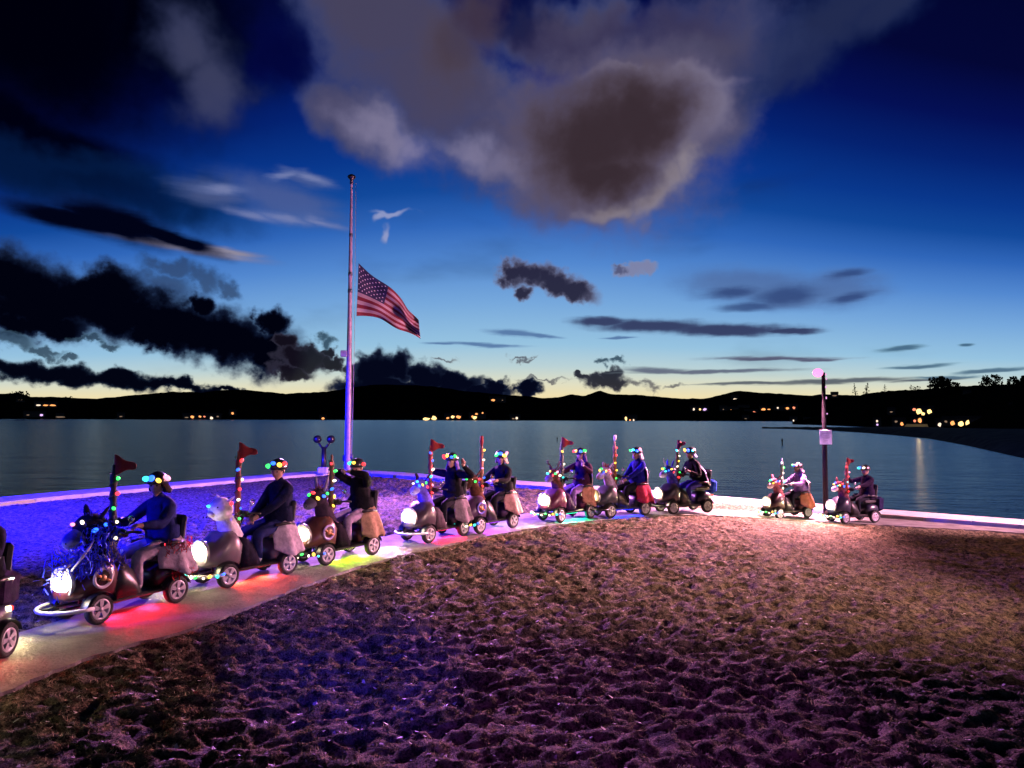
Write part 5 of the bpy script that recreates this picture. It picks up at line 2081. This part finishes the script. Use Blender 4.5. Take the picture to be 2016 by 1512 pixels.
SC = [
    dict(f=(-140, 1378), r=(6, 1299), label='dark mobility scooter cut off by the left edge, only its rear showing', body=('charcoal_body', (.02, .015, .03)),
         fur=('dark_fur', (.03, .02, .03)), muz=('grey_fur', (.2, .18, .2)), hlabel='dark plush animal head', pole=('dark_tinsel_wrap', (.03, .02, .02)), glow=(1, .02, .03), glowname='deep_red', gp=9, hp=150,
         extra=[rear_bag('dark_violet_box_cloth', (.03, .015, .05), (-.62, 0, .62), (.36, .5, .36))], pose='grip', jacket=BLK, pants=DARKP, plabel='rider in black at the head of the line, beyond the left edge'),
    dict(f=(188, 1233), r=(350, 1188), label='nearest mobility scooter, covered in blue tinsel with a silver and red sequined rear', body=('dark_maroon_body', (.06, .012, .02)),
         fur=('blue_black_fur', (.01, .01, .03)), muz=('blue_grey_fur', (.08, .08, .25)), hlabel='dark plush head in blue tinsel', hs=1.25, horn='', mane=('deep_blue_yarn', (.02, .02, .5)),
         garland=['pink', 'white', 'blue', 'blue'], pole=('black_tinsel_wrap', (.01, .01, .015)), pbulbs=['white', 'white', 'green', 'red', 'green'], glow=(1, .01, .04), glowname='red', gp=22,
         ring=('silver_ring', (.6, .55, .62)), bumper='white', drape=('silver_sequin_cloth', (.55, .48, .55)), ptop=1.84, dz=.34,
         tinsel=[([(.8, 0, .5), (.72, .1, .75), (.5, .2, .95), (.3, .15, .95)], 420, ('blue_foil', (.03, .04, .75)), .16, .045), ([(.3, .25, .7), (.6, .28, .62), (.72, .1, .7)], 260, ('blue_foil', (.03, .04, .75)), .14, .04),
                 ([(-.3, .3, .7), (-.6, .32, .66), (-.82, .1, .66), (-.82, -.1, .64)], 260, ('red_foil', (.7, .03, .05)), .08, .03), ([(-.4, .32, .36), (-.7, .3, .36), (-.84, 0, .36)], 200, ('red_foil', (.7, .03, .05)), .07, .03),
                 ([(.2, .2, .85), (.5, .25, .6)], 90, ('silver_foil', (.8, .7, .8)), .14, .025)],
         extra=[white_strip], pose='grip', jacket=NAVY, pants=('pale_trouser_cloth', (.4, .34, .42)), shoe='w', hb=['cyan', 'blue', 'yellow', 'pink'], turn=.5, hair=('dark_hair', (.02, .015, .012), .1),
         plabel='person in blue jacket and pale trousers riding the tinsel-covered scooter'),
    dict(f=(446, 1160), r=(568, 1132), label='mobility scooter with a round white animal head and pale lilac cloth over its seat', body=('pale_body', (.12, .1, .12)),
         fur=('white_fur', (.62, .58, .62)), muz=('cream_fur', (.5, .42, .36)), hlabel='round white plush head', hs=1.1, ball=True, ear=.05, garland=['cyan', 'red'], shield=('dark_blanket', (.008, .008, .02)),
         pole=('red_brown_wrap', (.16, .03, .02)), pbulbs=['green', 'blue', 'white', 'red', 'white', 'blue', 'red'], glow=(1, .06, .03), glowname='orange_red', gp=22,
         bumper='white', bbulbs=True, drape=('lilac_satin', (.6, .5, .62)), ptop=1.93, pose='lap', ps=1.16, jacket=('black_anorak_cloth', (.006, .008, .03)), pants=BLUEP, shoe='w', turn=.45, nod=.2,
         hb=['green', 'blue', 'yellow', 'red'], plabel='bulky person in a black jacket, hands in lap, on the white-headed scooter',
         tinsel=[([(.3, .2, .9), (.5, .1, .85)], 70, ('silver_foil', (.8, .7, .8)), .1, .02)]),
    dict(f=(641, 1115), r=(734, 1094), label='scooter with a dark donkey head and brown hide cloth, yellow-green light below', body=('brown_body', (.1, .04, .03)),
         fur=('dark_donkey_fur', (.03, .02, .035)), muz=('donkey_muzzle', (.06, .05, .1)), hlabel='dark donkey head with long ears', ear=.15, ear_m=('pale_ear', (.5, .42, .45)), mane=('brown_yarn', (.16, .06, .03)), hs=1.1,
         garland=['green', 'red', 'yellow', 'blue', 'green'], pole=('brown_tinsel_wrap', (.1, .04, .02)), pbulbs=['yellow', 'yellow', 'blue', 'white', 'green', 'red'], ptop=1.8, flag='none', glow=(.55, 1, .0), glowname='green_yellow', gp=16,
         shield=('black_blanket', (.006, .004, .01)), bbulbs=True, ring=('violet_ring', (.3, .24, .5)), drape=('cowhide_cloth', (.5, .32, .22)), pose='photo', jacket=BLK, pants=('grey_violet_cloth', (.3, .22, .35)), nod=.3,
         hb=['cyan', 'yellow', 'red'], plabel='person in black with both hands at the face, on the donkey-headed scooter'),
    dict(f=(843, 1071), r=(913, 1056), label='scooter with a violet-blue animal head and long grey-lilac cloth, red light below', body=('grey_body', (.05, .035, .05)),
         fur=('violet_fur', (.12, .08, .6)), muz=('violet_grey_fur', (.3, .24, .7)), hlabel='violet-blue plush head', garland=['white', 'cyan', 'blue', 'yellow', 'green', 'red'], ear_m=('dark_ear', (.03, .02, .03)),
         pole=('red_wrap', (.3, .03, .03)), pbulbs=['red', 'pink', 'cyan', 'white', 'blue', 'blue'], glow=(1, .01, .08), glowname='crimson', gp=24, bumper='white', shield=('dark_grey_blanket', (.06, .045, .06)),
         drape=('grey_lilac_satin', (.3, .24, .3)), dz=.24, pose='raised', jacket=BLK, pants=DARKP, shoe='w', hair=('violet_hair', (.12, .08, .3), .2), hb=['red', 'yellow', 'blue', 'green'], turn=0, ptop=1.88,
         plabel='person in black raising both hands beside the shoulders, on the violet-headed scooter'),
    dict(f=(946, 1052), r=(1008, 1041), label='mobility scooter with a brown horse head and pale pink cloth, violet light below', body=('dark_violet_body', (.08, .04, .1)),
         fur=('brown_fur', (.1, .04, .03)), muz=('dark_brown_fur', (.05, .02, .02)), hlabel='brown plush horse head', horn='unicorn', ring=('blue_ring', (.1, .1, .5)), garland=['green', 'yellow', 'green', 'red'],
         pole=('copper_wrap', (.25, .1, .04)), pbulbs=['red', 'blue', 'pink', 'white', 'yellow'], flag='furled', ptop=1.9, glow=(.4, .02, 1), glowname='violet', gp=16, bbulbs=True, drape=('pink_satin', (.6, .34, .36)),
         pose='grip', jacket=BLK, pants=DARKP, hb=['green', 'blue', 'yellow', 'pink'], turn=.9, hair=('blond_hair', (.5, .35, .3), .12),
         plabel='blond-haired person in a black jacket on the brown horse-headed scooter'),
    dict(f=(1106, 1030), r=(1160, 1022), label='mobility scooter with an antlered head and a plain red pennant, green light below', body=('maroon_body', (.1, .02, .06)),
         fur=('reindeer_fur', (.08, .03, .03)), muz=('violet_muzzle_fur', (.16, .1, .2)), hlabel='brown antlered plush head', horn='antlers', garland=['cyan', 'yellow', 'red', 'green', 'pink', 'white'],
         pole=('dark_green_wrap', (.03, .04, .03)), pbulbs=['cyan', 'white', 'yellow'], ptop=1.86, glow=(.0, 1, .5), glowname='sea_green', gp=22, bbulbs=True, drape=('orange_pink_cloth', (.6, .3, .22)), shield=('dark_purple_blanket', (.03, .01, .05)),
         pose='wave_left', jacket=('plum_coat_cloth', (.03, .008, .03)), pants=('violet_trouser_cloth', (.2, .12, .4)), shoe='w', hair=('dark_violet_hair', (.06, .03, .15), .22), lit_back=('pale_pink_lit_back', (.6, .45, .5)),
         hb=['red', 'yellow', 'blue', 'green'], turn=.2, plabel='person in a dark plum coat with a painted pink-lit back, on the antlered scooter'),
    dict(f=(1206, 1021), r=(1266, 1016), label='mobility scooter with a lilac horse face and red garland, blue light below', body=('dark_teal_body', (.04, .04, .06)),
         fur=('lilac_fur', (.4, .3, .5)), muz=('lilac_pale_fur', (.45, .36, .55)), hlabel='lilac plush horse head', mane=('maroon_yarn', (.25, .03, .05)), garland=['yellow', 'green', 'blue', 'yellow', 'red', 'red'],
         pole=('orange_brown_wrap', (.3, .12, .05)), pbulbs=['green', 'yellow', 'yellow', 'red', 'red'], flag='white', ptop=1.86, glow=(.0, .02, 1), glowname='blue', gp=30, bbulbs=False, drape=('crimson_cloth', (.6, .05, .12)),
         pose='lap', jacket=('royal_blue_jacket_cloth', (.01, .01, .22)), pants=DARKP, shoe='w', hb=['green', 'cyan', 'blue', 'pink'], turn=.3, hair=('lilac_hood', (.45, .36, .55), .14), lit_back=('lilac_lit_back', (.45, .38, .65)),
         plabel='person in a royal blue jacket on the scooter with the lilac horse head'),
    dict(f=(1340, 1010), r=(1392, 1013), head=(-1, -.42, 0), label='dark scooter with a blue horned head and a bright blue rear bag', body=('black_violet_body', (.015, .01, .03)),
         fur=('blue_fur', (.05, .05, .4)), muz=('lilac_muzzle_fur', (.35, .3, .6)), hlabel='blue and lilac plush head', horn='unicorn', ear=.12, garland=['yellow', 'green', 'cyan', 'blue', 'yellow', 'red'],
         pole=('bronze_wrap', (.14, .06, .03)), pbulbs=['red', 'green', 'white', 'yellow', 'white', 'cyan'], ptop=1.78, flag='heart', pose='lean', jacket=BLK, pants=('blue_violet_trouser_cloth', (.05, .04, .3)), shoe='w',
         extra=[rear_bag('bright_blue_bag_cloth', (.03, .08, .6))], hb=['red', 'yellow', 'blue', 'cyan'], turn=0, hair=('violet_grey_hood', (.3, .26, .6), .1), lit_back=('lilac_grey_lit_back', (.35, .28, .5)),
         plabel='person in black leaning forward with outstretched arms on the blue-headed scooter'),
    dict(f=(1548, 1017), r=(1590, 1023), head=(-1, -.36, 0), scale=.93, label='pink-headed mobility scooter with a pole wound in pale lights, left of the lamp post', body=('black_brown_body', (.03, .012, .015)),
         fur=('rose_fur', (.35, .1, .14)), muz=('pink_muzzle_fur', (.6, .36, .5)), hlabel='pink plush head', garland=['green', 'cyan', 'yellow', 'pink', 'blue', 'red'], pole=('silver_wrap', (.4, .42, .44)), pbulbs=['white', 'cyan', 'white', 'white', 'green', 'white'],
         flag='none', ptop=1.86, bbulbs=True, drape=('orange_cloth', (.55, .18, .12)), pose='grip', jacket=('lilac_jacket_cloth', (.3, .16, .45)), pants=DARKP, shoe='w', hb=['green', 'blue', 'pink', 'pink'], hair=('pink_hood', (.55, .36, .5), .14),
         lit_back=('pale_lilac_lit_back', (.55, .42, .6)), turn=.1, plabel='person in a lilac jacket riding just left of the lamp post'),
    dict(f=(1668, 1021), r=(1722, 1030), head=(-1, -.3, 0), scale=.95, label='rearmost dark mobility scooter with pale pink muzzle, right of the lamp post', body=('black_blue_body', (.012, .012, .03)),
         fur=('dark_red_fur', (.1, .03, .04)), muz=('pale_pink_fur', (.65, .42, .5)), hlabel='dark red plush head with pale muzzle', garland=['yellow', 'blue', 'cyan', 'yellow', 'red', 'blue'], pole=('red_orange_wrap', (.4, .07, .04)), pbulbs=['red', 'blue', 'cyan', 'red', 'pink', 'red'],
         flag='heart', ptop=1.8, bbulbs=True, pose='wave', jacket=('black_violet_jacket_cloth', (.012, .006, .02)), pants=DARKP, hb=['cyan', 'blue', 'white', 'pink'], turn=.1,
         extra=[rear_bag('black_bag_cloth', (.012, .01, .04), (-.8, 0, .5), (.26, .44, .4))], plabel='person in black with one hand raised, last in the line right of the lamp post'),
]
for i, sp in enumerate(SC):
    T, M = scooter(sp)
    rider(sp, T, M, sp.get('scale', 1.05))
